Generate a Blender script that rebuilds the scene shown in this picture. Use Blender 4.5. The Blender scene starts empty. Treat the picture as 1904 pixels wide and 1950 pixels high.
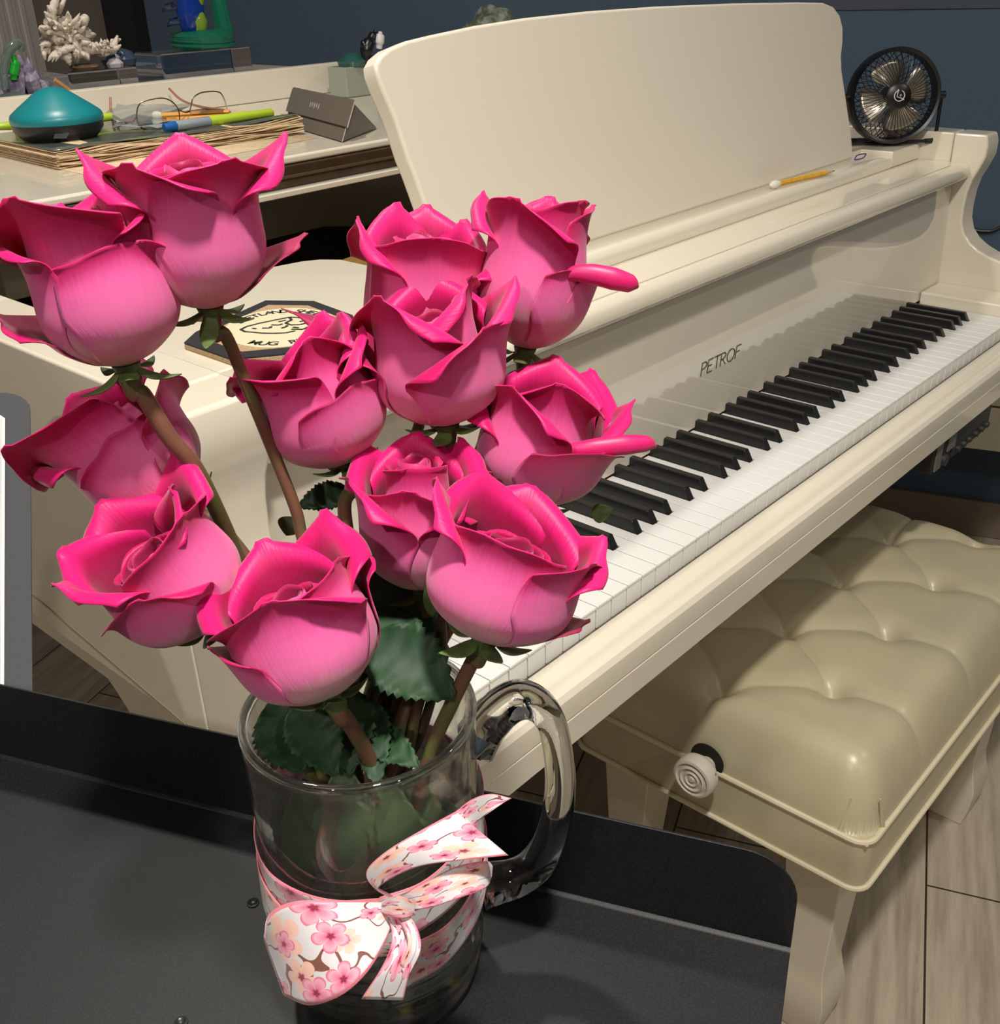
import bpy, bmesh, math, random
import numpy as np
from mathutils import Vector, Matrix
random.seed(7)
SC = bpy.context.scene
COL = SC.collection
pi = math.pi

# ------------------------------------------------------------------ camera
F = 2012.2
M = np.array([[0.66556203, -0.74577399, -0.02912623],
              [-0.36042585, -0.28699726, -0.88753917],
              [0.65354448, 0.60121022, -0.4598107]])
CP = np.array([-0.476166, -0.475914, 0.509025])
cam_d = bpy.data.cameras.new('camera')
cam = bpy.data.objects.new('camera', cam_d)
COL.objects.link(cam)
cam_d.sensor_fit = 'HORIZONTAL'
cam_d.sensor_width = 36
cam_d.lens = 36 * F / 1904
cam_d.clip_start = 0.02
mw = Matrix.Identity(4)
for i in range(3):
    mw[i][0] = M[0][i]
    mw[i][1] = -M[1][i]
    mw[i][2] = -M[2][i]
    mw[i][3] = CP[i]
cam.matrix_world = mw
SC.camera = cam

# ------------------------------------------------------------------ world, lights, exposure
SC.view_settings.view_transform = 'Standard'
SC.view_settings.look = 'None'
SC.view_settings.gamma = 1
SC.view_settings.exposure = -0.14
SC.cycles.use_denoising = True
SC.cycles.max_bounces = 14
SC.cycles.transmission_bounces = 12
SC.cycles.transparent_max_bounces = 12
SC.cycles.sample_clamp_indirect = 6
w = bpy.data.worlds.new('world')
SC.world = w
w.use_nodes = True
w.node_tree.nodes['Background'].inputs[0].default_value = (1.0, 0.93, 0.85, 1)
w.node_tree.nodes['Background'].inputs[1].default_value = 0.18
CEIL = 1.72
FLOOR = -0.735


def lamp(name, loc, power, size, color=(1, 0.94, 0.85), spot=None, aim=None):
    l = bpy.data.lights.new(name, 'SPOT' if spot else 'AREA')
    l.energy = power
    l.color = color
    if spot:
        l.spot_size = math.radians(spot)
        l.spot_blend = 0.6
        l.shadow_soft_size = size
    else:
        l.shape = 'DISK'
        l.size = size
    o = bpy.data.objects.new(name, l)
    COL.objects.link(o)
    o.location = loc
    o['kind'] = 'structure'
    if aim is not None:
        d = Vector(aim) - Vector(loc)
        o.rotation_euler = d.to_track_quat('-Z', 'Y').to_euler()
    return o


lamp('ceiling_or_fill_light', (-0.42, -0.62, 1.68), 39, 0.12)
lamp('ceiling_or_fill_light', (-1.75, -0.75, 1.68), 19, 0.10)
lamp('ceiling_or_fill_light', (1.30, -1.45, 1.68), 9, 0.14)  # unseen fill lamp, added beside the key lamps above
lamp('ceiling_or_fill_light', (0.15, 0.75, 1.68), 15, 0.14)  # unseen lamp added above the piano to brighten the lid
lamp('ceiling_or_fill_light', (-0.6, -2.3, 1.68), 12, 0.14)  # unseen front fill, added behind the camera


# ------------------------------------------------------------------ helpers
def ray(x, y):
    return M.T @ np.array([(x - 952) / F, (y - 975) / F, 1.0])


def at(x, y, dep):
    return Vector(CP + dep * ray(x, y))


def on(x, y, ax, v):
    d = ray(x, y)
    i = 'xyz'.index(ax)
    return Vector(CP + (v - CP[i]) / d[i] * d)


def mat(name, col, rough=0.5, metal=0.0, coat=0.0, spec=0.5, bump=None, trans=0, ior=1.5, sheen=0, sss=0, noise=None, alpha=1):
    m = bpy.data.materials.new(name)
    m.use_nodes = True
    nt = m.node_tree
    b = nt.nodes['Principled BSDF']
    b.inputs['Base Color'].default_value = (*col, 1)
    b.inputs['Roughness'].default_value = rough
    b.inputs['Metallic'].default_value = metal
    b.inputs['Coat Weight'].default_value = coat
    b.inputs['Coat Roughness'].default_value = 0.04
    b.inputs['Specular IOR Level'].default_value = spec
    b.inputs['Transmission Weight'].default_value = trans
    b.inputs['IOR'].default_value = ior
    b.inputs['Sheen Weight'].default_value = sheen
    b.inputs['Alpha'].default_value = alpha
    if sss:
        b.inputs['Subsurface Weight'].default_value = sss
        b.inputs['Subsurface Radius'].default_value = (0.01, 0.004, 0.004)
        b.inputs['Subsurface Scale'].default_value = 0.3
    L = nt.links.new
    if bump or noise:
        tc = nt.nodes.new('ShaderNodeTexCoord')
    if bump:
        n = nt.nodes.new('ShaderNodeTexNoise')
        n.inputs['Scale'].default_value = bump[0]
        n.inputs['Detail'].default_value = 4
        bp = nt.nodes.new('ShaderNodeBump')
        bp.inputs['Strength'].default_value = bump[1]
        bp.inputs['Distance'].default_value = bump[2] if len(bump) > 2 else 0.001
        L(tc.outputs['Object'], n.inputs['Vector'])
        L(n.outputs['Fac'], bp.inputs['Height'])
        L(bp.outputs['Normal'], b.inputs['Normal'])
    if noise:  # (scale, second colour, low, high)
        n = nt.nodes.new('ShaderNodeTexNoise')
        n.inputs['Scale'].default_value = noise[0]
        n.inputs['Detail'].default_value = 5
        r = nt.nodes.new('ShaderNodeValToRGB')
        r.color_ramp.elements[0].position = noise[2]
        r.color_ramp.elements[1].position = noise[3]
        r.color_ramp.elements[0].color = (*col, 1)
        r.color_ramp.elements[1].color = (*noise[1], 1)
        L(tc.outputs['Object'], n.inputs['Vector'])
        L(n.outputs['Fac'], r.inputs['Fac'])
        L(r.outputs['Color'], b.inputs['Base Color'])
    return m


class MB:
    def __init__(s):
        s.v = []
        s.f = []
        s.mi = []
        s.cur = 0

    def add(s, vs, fs):
        o = len(s.v)
        s.v += [tuple(v) for v in vs]
        for f in fs:
            s.f.append([i + o for i in f])
            s.mi.append(s.cur)

    def box(s, x0, x1, y0, y1, z0, z1):
        s.add([(x, y, z) for x in (x0, x1) for y in (y0, y1) for z in (z0, z1)],
              [(0, 1, 3, 2), (4, 6, 7, 5), (0, 4, 5, 1), (2, 3, 7, 6), (0, 2, 6, 4), (1, 5, 7, 3)])

    def obox(s, c, ux, uy, uz):
        c, ux, uy, uz = map(Vector, (c, ux, uy, uz))
        s.add([c + ux * a + uy * b + uz * d for a in (-1, 1) for b in (-1, 1) for d in (-1, 1)],
              [(0, 1, 3, 2), (4, 6, 7, 5), (0, 4, 5, 1), (2, 3, 7, 6), (0, 2, 6, 4), (1, 5, 7, 3)])

    def prism(s, pts, o, u, v, n, d0, d1):
        """closed 2-D outline pts (a,b) -> o + a*u + b*v, extruded along n from d0 to d1"""
        o, u, v, n = map(Vector, (o, u, v, n))
        k = len(pts)
        a = [o + u * p[0] + v * p[1] + n * d0 for p in pts]
        b = [o + u * p[0] + v * p[1] + n * d1 for p in pts]
        s.add(a + b, [tuple(range(k))[::-1], tuple(range(k, 2 * k))] + [(i, (i + 1) % k, k + (i + 1) % k, k + i) for i in range(k)])

    def tube(s, pts, r, n=10, caps=True, closed=False):
        pts = [Vector(p) for p in pts]
        k = len(pts)
        if isinstance(r, (list, tuple)):
            rr = [float(np.interp(i / max(1, k - 1) * (len(r) - 1), range(len(r)), r)) for i in range(k)]
        else:
            rr = [r] * k
        t0 = None
        rings = []
        up = None
        for i in range(k):
            if closed:
                t = (pts[(i + 1) % k] - pts[i - 1]).normalized()
            else:
                t = (pts[min(i + 1, k - 1)] - pts[max(i - 1, 0)]).normalized()
            if up is None:
                up = Vector((0, 0, 1)) if abs(t.z) < 0.9 else Vector((1, 0, 0))
            a = (up - t * up.dot(t)).normalized()
            up = a
            b = t.cross(a)
            rings.append([pts[i] + (a * math.cos(2 * pi * j / n) + b * math.sin(2 * pi * j / n)) * rr[i] for j in range(n)])
        vs = [p for ring in rings for p in ring]
        fs = []
        for i in range(k if closed else k - 1):
            i2 = (i + 1) % k
            for j in range(n):
                fs.append((i * n + j, i * n + (j + 1) % n, i2 * n + (j + 1) % n, i2 * n + j))
        if caps and not closed:
            fs.append(tuple(range(n))[::-1])
            fs.append(tuple(range((k - 1) * n, k * n)))
        s.add(vs, fs)

    def lathe(s, prof, o=(0, 0, 0), ax=(0, 0, 1), n=48, ux=None, closed=False):
        """prof (r,h) along axis; closed joins last to first"""
        o = Vector(o)
        ax = Vector(ax).normalized()
        a = Vector((1, 0, 0)) if abs(ax.x) < 0.9 else Vector((0, 1, 0))
        a = (a - ax * a.dot(ax)).normalized()
        b = ax.cross(a)
        vs = []
        for r, h in prof:
            for j in range(n):
                t = 2 * pi * j / n
                vs.append(o + ax * h + (a * math.cos(t) + b * math.sin(t)) * r)
        k = len(prof)
        fs = []
        for i in range(k if closed else k - 1):
            i2 = (i + 1) % k
            for j in range(n):
                fs.append((i * n + j, i * n + (j + 1) % n, i2 * n + (j + 1) % n, i2 * n + j))
        if not closed:
            if prof[0][0] > 1e-6:
                fs.append(tuple(range(n))[::-1])
            if prof[-1][0] > 1e-6:
                fs.append(tuple(range((k - 1) * n, k * n)))
        s.add(vs, fs)

    def grid(s, rows):
        k, n = len(rows), len(rows[0])
        s.add([p for r in rows for p in r], [(i * n + j, i * n + j + 1, (i + 1) * n + j + 1, (i + 1) * n + j) for i in range(k - 1) for j in range(n - 1)])

    def build(s, name, m, parent=None, bevel=0, smooth=40, solid=0, solid_off=0, sub=0, seg=2):
        me = bpy.data.meshes.new(name)
        me.from_pydata(s.v, [], s.f)
        ms = m if isinstance(m, (list, tuple)) else [m]
        for x in ms:
            me.materials.append(x)
        if any(s.mi):
            me.polygons.foreach_set('material_index', s.mi)
        bm = bmesh.new()
        bm.from_mesh(me)
        bmesh.ops.remove_doubles(bm, verts=bm.verts, dist=1e-6)
        if not solid:
            bmesh.ops.recalc_face_normals(bm, faces=bm.faces)
        bm.to_mesh(me)
        bm.free()
        me.shade_smooth()
        if smooth and smooth < 180:
            me.set_sharp_from_angle(angle=math.radians(smooth))
        o = bpy.data.objects.new(name, me)
        COL.objects.link(o)
        if solid:
            md = o.modifiers.new('thickness', 'SOLIDIFY')
            md.thickness = solid
            md.offset = solid_off
            if len(ms) > 1:
                md.material_offset = 1
                md.material_offset_rim = 1
        if bevel:
            md = o.modifiers.new('bevel', 'BEVEL')
            md.width = bevel
            md.segments = seg
            md.limit_method = 'ANGLE'
            md.angle_limit = math.radians(38)
            md.harden_normals = True
        if sub:
            md = o.modifiers.new('sub', 'SUBSURF')
            md.levels = md.render_levels = sub
        if parent:
            o.parent = parent
        return o


def empty(name, loc=(0, 0, 0)):
    o = bpy.data.objects.new(name, None)
    o.empty_display_size = 0.02
    COL.objects.link(o)
    return o


def tag(o, label=None, cat=None, group=None, kind=None):
    if label:
        o['label'] = label
    if cat:
        o['category'] = cat
    if group:
        o['group'] = group
    if kind:
        o['kind'] = kind
    return o


def thing(name, label, cat, group=None):
    return tag(empty(name), label, cat, group)


def spline(pts, n):
    """Catmull-Rom through pts (Vectors or tuples), n samples per span"""
    P = [np.array(p, float) for p in pts]
    P = [2 * P[0] - P[1]] + P + [2 * P[-1] - P[-2]]
    out = []
    for i in range(1, len(P) - 2):
        for k in range(n):
            t = k / n
            a, b, c, d = P[i - 1], P[i], P[i + 1], P[i + 2]
            out.append(0.5 * ((2 * b) + (-a + c) * t + (2 * a - 5 * b + 4 * c - d) * t * t + (-a + 3 * b - 3 * c + d) * t ** 3))
    out.append(P[-2])
    return [Vector(o[:3]) if len(o) >= 3 else o for o in out]


def lerp(a, b, t):
    return a + (b - a) * t


# ------------------------------------------------------------------ materials
IV = mat('ivory_lacquer', (0.76, 0.70, 0.58), 0.22, coat=0.6)
IVS = mat('ivory_satin', (0.76, 0.70, 0.59), 0.45)
WKEY = mat('white_key', (0.74, 0.74, 0.73), 0.25)
BKEY = mat('black_key', (0.012, 0.012, 0.012), 0.3)
RED = mat('red_felt', (0.25, 0.01, 0.015), 0.95)
DARKIN = mat('piano_inside', (0.012, 0.007, 0.004), 0.6)
BROWN = mat('dark_walnut', (0.045, 0.024, 0.012), 0.45, noise=(30, (0.07, 0.04, 0.02), 0.4, 0.7))
GOLD = mat('gold_plate', (0.42, 0.24, 0.06), 0.4, metal=0.35)
INK = mat('black_ink', (0.03, 0.03, 0.025), 0.5)
BLK = mat('black_plastic', (0.012, 0.012, 0.012), 0.4)
VINYL = mat('cream_vinyl', (0.50, 0.44, 0.29), 0.33, bump=(900, 0.15, 0.0003), noise=(9, (0.44, 0.40, 0.28), 0.35, 0.7))
PIPING = mat('cream_piping', (0.66, 0.59, 0.42), 0.35)
CREAMP = mat('cream_paint', (0.66, 0.60, 0.48), 0.4)
WALL = mat('blue_wall_paint', (0.062, 0.096, 0.145), 0.85, bump=(60, 0.05))
BASEB = mat('baseboard_paint', (0.20, 0.155, 0.11), 0.6)
TAUPE = mat('taupe_wall_paint', (0.16, 0.13, 0.11), 0.9)
CEILM = mat('ceiling_paint', (0.7, 0.68, 0.63), 0.9)
TRIMW = mat('white_trim_paint', (0.42, 0.38, 0.35), 0.6)
STAND = mat('black_stand_enamel', (0.006, 0.0068, 0.0085), 0.5, spec=0.4, bump=(1500, 0.25, 0.0003), noise=(700, (0.011, 0.0115, 0.013), 0.45, 0.62))
GLASS = mat('clear_glass', (0.97, 0.985, 0.98), 0.0, trans=1, ior=1.5)
WATER = mat('water', (0.97, 1, 0.98), 0.0, trans=1, ior=1.33)
def thin_mix(m, fac):
    nt = m.node_tree
    b = nt.nodes['Principled BSDF']; out = nt.nodes['Material Output']
    tr = nt.nodes.new('ShaderNodeBsdfTransparent'); tr.inputs[0].default_value = (.97, .985, .975, 1)
    gl = nt.nodes.new('ShaderNodeBsdfGlossy'); gl.inputs['Roughness'].default_value = 0
    lw_ = nt.nodes.new('ShaderNodeLayerWeight'); lw_.inputs[0].default_value = 0.5
    pw = nt.nodes.new('ShaderNodeMath'); pw.operation = 'POWER'; pw.inputs[1].default_value = 4.0
    fr = nt.nodes.new('ShaderNodeMath'); fr.operation = 'MULTIPLY_ADD'; fr.inputs[1].default_value = 0.8; fr.inputs[2].default_value = 0.035
    nt.links.new(lw_.outputs['Facing'], pw.inputs[0]); nt.links.new(pw.outputs[0], fr.inputs[0])
    mx = nt.nodes.new('ShaderNodeMixShader'); mx2 = nt.nodes.new('ShaderNodeMixShader')
    L = nt.links.new
    L(fr.outputs[0], mx.inputs[0]); L(tr.outputs[0], mx.inputs[1]); L(gl.outputs[0], mx.inputs[2])
    mx2.inputs[0].default_value = fac
    L(b.outputs[0], mx2.inputs[1]); L(mx.outputs[0], mx2.inputs[2]); L(mx2.outputs[0], out.inputs[0])
    return m
GLASST = thin_mix(mat('thin_clear_glass', (0.97, 0.985, 0.98), 0.0, trans=1, ior=1.5), 0.45)
thin_mix(WATER, 0.6)
ACRYL = mat('clear_acrylic', (0.80, 0.83, 0.90), 0.02, trans=1, ior=1.3)
SHELL = mat('bleached_shell', (0.62, 0.55, 0.46), 0.6, bump=(90, 0.6, 0.003), noise=(40, (0.46, 0.38, 0.30), 0.5, 0.75))
STEMR = mat('red_brown_stem', (0.17, 0.075, 0.045), 0.5, noise=(60, (0.11, 0.12, 0.035), 0.45, 0.62))
STEMG = mat('green_stem', (0.09, 0.10, 0.025), 0.5, noise=(60, (0.20, 0.09, 0.05), 0.45, 0.62))
SEPAL = mat('sepal_green', (0.11, 0.17, 0.045), 0.55, noise=(120, (0.07, 0.10, 0.03), 0.4, 0.6))
LEAFM = mat('rose_leaf', (0.016, 0.048, 0.020), 0.55, spec=.3, bump=(200, 0.12, 0.001), noise=(70, (0.026, 0.070, 0.030), 0.4, 0.65))
METAL = mat('brushed_metal', (0.6, 0.5, 0.38), 0.25, metal=1)


def floor_material():
    m = bpy.data.materials.new('grey_plank_floor')
    m.use_nodes = True
    nt = m.node_tree
    N = nt.nodes.new
    L = nt.links.new
    b = nt.nodes['Principled BSDF']
    b.inputs['Roughness'].default_value = 0.5
    tc = N('ShaderNodeTexCoord')
    mp = N('ShaderNodeMapping')
    mp.vector_type = 'POINT'
    a = math.radians(21.5)
    mp.inputs['Rotation'].default_value = (0, 0, -a)
    # shift so a seam passes through (.553,-.251)
    c, s = math.cos(-a), math.sin(-a)
    yy = s * 0.553 + c * -0.251
    mp.inputs['Location'].default_value = (0.55, -yy, 0)
    br = N('ShaderNodeTexBrick')
    br.offset = 0.37
    br.inputs['Scale'].default_value = 1
    br.inputs['Brick Width'].default_value = 1.22
    br.inputs['Row Height'].default_value = 0.19
    br.inputs['Mortar Size'].default_value = 0.0016
    br.inputs['Mortar Smooth'].default_value = 0.1
    br.inputs['Bias'].default_value = 0
    br.inputs['Color1'].default_value = (0.44, 0.38, 0.295, 1)
    br.inputs['Color2'].default_value = (0.37, 0.32, 0.255, 1)
    br.inputs['Mortar'].default_value = (0.035, 0.026, 0.018, 1)
    L(tc.outputs['Object'], mp.inputs['Vector'])
    L(mp.outputs['Vector'], br.inputs['Vector'])
    mp2 = N('ShaderNodeMapping')
    mp2.inputs['Scale'].default_value = (2.2, 26, 1)
    L(mp.outputs['Vector'], mp2.inputs['Vector'])
    n = N('ShaderNodeTexNoise')
    n.inputs['Scale'].default_value = 2.2
    n.inputs['Detail'].default_value = 8
    n.inputs['Roughness'].default_value = 0.65
    L(mp2.outputs['Vector'], n.inputs['Vector'])
    r = N('ShaderNodeValToRGB')
    r.color_ramp.elements[0].position = 0.3
    r.color_ramp.elements[0].color = (0.68, 0.66, 0.62, 1)
    r.color_ramp.elements[1].position = 0.62
    r.color_ramp.elements[1].color = (1.12, 1.12, 1.12, 1)
    L(n.outputs['Fac'], r.inputs['Fac'])
    mx = N('ShaderNodeMix')
    mx.data_type = 'RGBA'
    mx.blend_type = 'MULTIPLY'
    mx.inputs[0].default_value = 1
    L(br.outputs['Color'], mx.inputs[6])
    L(r.outputs['Color'], mx.inputs[7])
    # dark cracks and knots
    mp3 = N('ShaderNodeMapping')
    mp3.inputs['Scale'].default_value = (1.6, 9, 1)
    L(mp.outputs['Vector'], mp3.inputs['Vector'])
    n3 = N('ShaderNodeTexNoise')
    n3.inputs['Scale'].default_value = 3.0
    n3.inputs['Detail'].default_value = 10
    n3.inputs['Roughness'].default_value = 0.8
    L(mp3.outputs['Vector'], n3.inputs['Vector'])
    r3 = N('ShaderNodeValToRGB')
    r3.color_ramp.elements[0].position = 0.30
    r3.color_ramp.elements[0].color = (0.3, 0.25, 0.2, 1)
    r3.color_ramp.elements[1].position = 0.37
    r3.color_ramp.elements[1].color = (1, 1, 1, 1)
    L(n3.outputs['Fac'], r3.inputs['Fac'])
    mx2 = N('ShaderNodeMix')
    mx2.data_type = 'RGBA'
    mx2.blend_type = 'MULTIPLY'
    mx2.inputs[0].default_value = 0.8
    L(mx.outputs[2], mx2.inputs[6])
    L(r3.outputs['Color'], mx2.inputs[7])
    L(mx2.outputs[2], b.inputs['Base Color'])
    return m


FLOORM = floor_material()

# ------------------------------------------------------------------ room
# the blue wall stands at an angle to the piano; wd runs along it, wn points into the room
WP = Vector((1.850, 0.391, 0))
wd = Vector((0.3185, -0.9479, 0))
wn = Vector((-0.9479, -0.3185, 0))
UP = Vector((0, 0, 1))


def wall_panel(name, p, d, l0, l1, n, m, z0=FLOOR, z1=CEIL, th=0.1):
    b = MB()
    b.prism([(l0, z0), (l1, z0), (l1, z1), (l0, z1)], p, d, UP, n, -th, 0)
    return tag(b.build(name, m), kind='structure')


b = MB(); b.box(-4.2, 3.2, -4.2, 5.0, FLOOR - 0.1, FLOOR)
tag(b.build('floor', FLOORM), kind='structure')
b = MB(); b.box(-4.2, 3.2, -4.2, 5.0, CEIL, CEIL + 0.1)
tag(b.build('ceiling', CEILM), kind='structure')
# the wall ends where the photo shows its left edge
e0 = on(284, 60, 'z', 0.4)
def wall_hit(x, y, off=0.0):
    r = Vector(ray(x, y)); p = WP + wn * off
    t = (p - Vector(CP)).dot(wn) / r.dot(wn)
    return Vector(CP) + r * t
lw = (wall_hit(288, 90) - WP).dot(wd)
wall_panel('wall_right', WP, wd, lw, 4.2, wn, WALL)
b = MB(); b.prism([(lw, FLOOR), (4.2, FLOOR), (4.2, FLOOR + 0.091), (lw, FLOOR + 0.091)], WP, wd, UP, wn, 0, 0.014)
tag(b.build('baseboard_right', BASEB, bevel=0.003), kind='structure')
l1_ = (wall_hit(1560, 20) - WP).dot(wd)
b = MB(); b.prism([(l1_, 0.405), (4.2, 0.405), (4.2, 0.47), (l1_, 0.47)], WP, wd, UP, wn, 0, 0.003)
tag(b.build('trim_1', mat('rail_paint', (0.062, 0.075, 0.112), 0.85), bevel=0.003), kind='structure')
# dark return of the wall opening, then the hallway wall with its door casing
pe = WP + wd * lw
b = MB(); b.prism([(-0.16, FLOOR), (0, FLOOR), (0, CEIL), (-0.16, CEIL)], pe, wd, UP, wn, -0.05, 0.05)
tag(b.build('trim_2', mat('black_door_jamb', (0.012, 0.011, 0.014), 0.6)), kind='structure')
wall_panel('wall_back', pe + wn * -0.7 - wd * 0.1, wn, -1.6, 5.0, wd, TAUPE)
wall_panel('wall_left', Vector((-4.1, 0, 0)), Vector((0, 1, 0)), -4.2, 5, Vector((1, 0, 0)), CEILM)
wall_panel('wall_front', Vector((0, -4.1, 0)), Vector((1, 0, 0)), -4.2, 3.2, Vector((0, 1, 0)), WALL)
wall_panel('wall_corridor', Vector((0, 4.9, 0)), Vector((1, 0, 0)), -4.2, 3.2, Vector((0, -1, 0)), TAUPE)
wb = pe + wn * -0.7 - wd * 0.1
def back_hit(x, y):
    r = Vector(ray(x, y)); t = (wb - Vector(CP)).dot(wd) / r.dot(wd)
    return Vector(CP) + r * t
a0 = (back_hit(64, 90) - wb).dot(wn); a1 = (back_hit(-60, 90) - wb).dot(wn)
b = MB()
lo, hi = min(a0, a1), max(a0, a1)
b.prism([(lo, FLOOR), (hi, FLOOR), (hi, CEIL), (lo, CEIL)], wb, wn, UP, wd, 0, 0.03)
dd_ = (hi - lo)
for k in (0.22, 0.42, 0.62):
    b.prism([(lo + dd_ * k, FLOOR), (lo + dd_ * (k + 0.09), FLOOR), (lo + dd_ * (k + 0.09), CEIL), (lo + dd_ * k, CEIL)], wb, wn, UP, wd, 0.03, 0.045)
tag(b.build('door_1', TRIMW, bevel=0.004), kind='structure')

# ------------------------------------------------------------------ piano
piano = thing('grand_piano', 'glossy ivory grand piano with open keyboard and raised music desk', 'piano')
W1 = 0.0235
XL, XR = -0.14, 1.345          # outer faces
IL, IR = -0.075, 1.297         # inner faces of the arms
ZT = 0.254                     # top of rim

# keybed and rim case
b = MB()
b.box(XL + 0.004, XR - 0.004, -0.045, 0.75, -0.066, -0.03)
b.build('keybed', IV, piano, bevel=0.003)
b = MB()
outer = [(XL, 0.1605), (XL, 1.25), (0.3, 1.5), (0.8, 1.38), (1.14, 0.95), (1.29, 0.62), (XR, 0.35), (XR, 0.1605)]
inner = [(IR, 0.1605), (IR, 0.34), (1.24, 0.60), (1.09, 0.91), (0.77, 1.31), (0.31, 1.43), (IL, 1.2), (IL, 0.1605)]
b.prism(outer + inner, (0, 0, 0), (1, 0, 0), (0, 1, 0), UP, -0.045, ZT)
b.build('rim', IV, piano, bevel=0.003)
b = MB()
b.box(IL - 0.001, 1.2, 0.56, 1.2, -0.02, 0.06)
b.build('soundboard', DARKIN, piano)
b = MB()   # dark block behind the fallboard
b.box(IL, IR, 0.175, 0.20, -0.02, 0.19)
b.build('action_cover', DARKIN, piano)


def arm(name, x0, x1):
    """side arm: the front edge of the cheek sweeps forward into a low arm"""
    pts = [(0.11, ZT), (0.106, 0.24), (0.106, 0.222), (0.112, 0.205), (0.121, 0.185), (0.1255, 0.165), (0.127, 0.14), (0.126, 0.12),
           (0.120, 0.103), (0.108, 0.089), (0.093, 0.079), (0.075, 0.071), (0.05, 0.064), (0.02, 0.060), (-0.015, 0.058), (-0.05, 0.056),
           (-0.072, 0.050), (-0.080, 0.036), (-0.080, 0.012), (-0.072, -0.004), (-0.066, -0.016), (-0.066, -0.064), (0.16, -0.064), (0.16, ZT)]
    b = MB()
    b.prism(pts, (0, 0, 0), (0, 1, 0), UP, (1, 0, 0), x0, x1)
    return b.build(name, IV, piano, bevel=0.004, seg=3, smooth=30)


arm('arm', XL - 0.0005, IL)
arm('arm', IR, XR + 0.0005)
for x0, x1 in ((IL + 0.0005, -0.0012), (52 * W1 + 0.0015, IR - 0.0005)):
    b = MB()
    b.box(x0, x1, -0.002, 0.148, -0.03, 0.019)
    b.build('key_block', IV, piano, bevel=0.004, seg=3)

# keyslip: moulded rail in front of the keys
prof = [(-0.0035, -0.03), (-0.0035, -0.0205), (-0.010, -0.0135), (-0.018, -0.0105), (-0.0225, -0.0125), (-0.027, -0.0135), (-0.032, -0.0125),
        (-0.037, -0.0095), (-0.043, -0.0085), (-0.048, -0.0105), (-0.0515, -0.0150), (-0.0525, -0.022), (-0.0525, -0.034), (-0.0515, -0.0345),
        (-0.0515, -0.0355), (-0.0525, -0.036), (-0.0525, -0.062), (-0.050, -0.0655), (-0.0035, -0.0655)]
b = MB()
b.prism(prof, (0, 0, 0), (0, 1, 0), UP, (1, 0, 0), IL + 0.0005, IR - 0.0005)
b.build('keyslip', IV, piano, smooth=28, bevel=0.0008)

# fallboard with the maker's name, nose and shelf above it
b = MB()
b.prism([(0.1485, 0.0035), (0.1505, 0.19), (0.17, 0.19), (0.17, 0.0035)], (0, 0, 0), (0, 1, 0), UP, (1, 0, 0), IL + 0.001, IR - 0.001)
fallboard = b.build('fallboard', mat('ivory_gloss', (0.66, 0.61, 0.51), 0.05, coat=1.0), piano, smooth=10)
b = MB()
b.box(0, 52 * W1, 0.1515, 0.1535, -0.012, 0.004)
b.build('felt_strip', RED, piano)
nose = [(0.1445, 0.2105), (0.138, 0.2105), (0.131, 0.208), (0.1275, 0.203), (0.126, 0.196), (0.1275, 0.190), (0.132, 0.186), (0.140, 0.185), (0.1445, 0.185)]
b = MB()
b.prism(nose, (0, 0, 0), (0, 1, 0), UP, (1, 0, 0), IL + 0.001, IR - 0.001)
b.build('fallboard_nose', IV, piano, smooth=50, bevel=0.0006)
b = MB()
b.box(IL + 0.001, IR - 0.028, 0.1447, 0.1475, 0.185, 0.2078)
b.build('hinge', mat('aged_brass', (0.20, 0.13, 0.06), 0.5, metal=0.5), piano)
b = MB()
b.box(IL + 0.001, IR - 0.001, 0.1477, 0.30, 0.192, 0.2105)
b.box(IR - 0.028, IR - 0.001, 0.1440, 0.148, 0.192, 0.2105)
b.build('shelf', IV, piano, bevel=0.0012)

# PETROF, drawn as thin strokes on the fallboard
pL = on(1333, 712, 'y', 0.149); pR = on(1411, 676, 'y', 0.149)
zb = 0.5 * (on(1335, 715, 'y', .149).z + on(1398, 684, 'y', .149).z)
zt_ = 0.5 * (on(1344, 688, 'y', .149).z + on(1411, 656, 'y', .149).z)
hgt = zt_ - zb
x0 = on(1334, 714, 'y', .149).x
x1 = on(1411, 657, 'y', .149).x
LET = {'P': [[(0, 0), (0, 1)], [(0, 1), (.34, .98), (.46, .82), (.40, .60), (.22, .50), (0, .48)]],
       'E': [[(0.42, 0), (0, 0), (0, 1), (.44, 1)], [(0, .52), (.36, .52)]],
       'T': [[(.28, 0), (.28, 1)], [(0, 1), (.56, 1)]],
       'R': [[(0, 0), (0, 1), (.32, .98), (.44, .82), (.38, .60), (.20, .50), (0, .48)], [(.18, .49), (.48, 0)]],
       'O': [[(.36 + .36 * math.cos(t * pi / 9), .5 + .5 * math.sin(t * pi / 9)) for t in range(19)]],
       'F': [[(0, 0), (0, 1), (.42, 1)], [(0, .52), (.36, .52)]]}
ADV = {'P': .58, 'E': .56, 'T': .66, 'R': .60, 'O': .86, 'F': .5}


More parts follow.
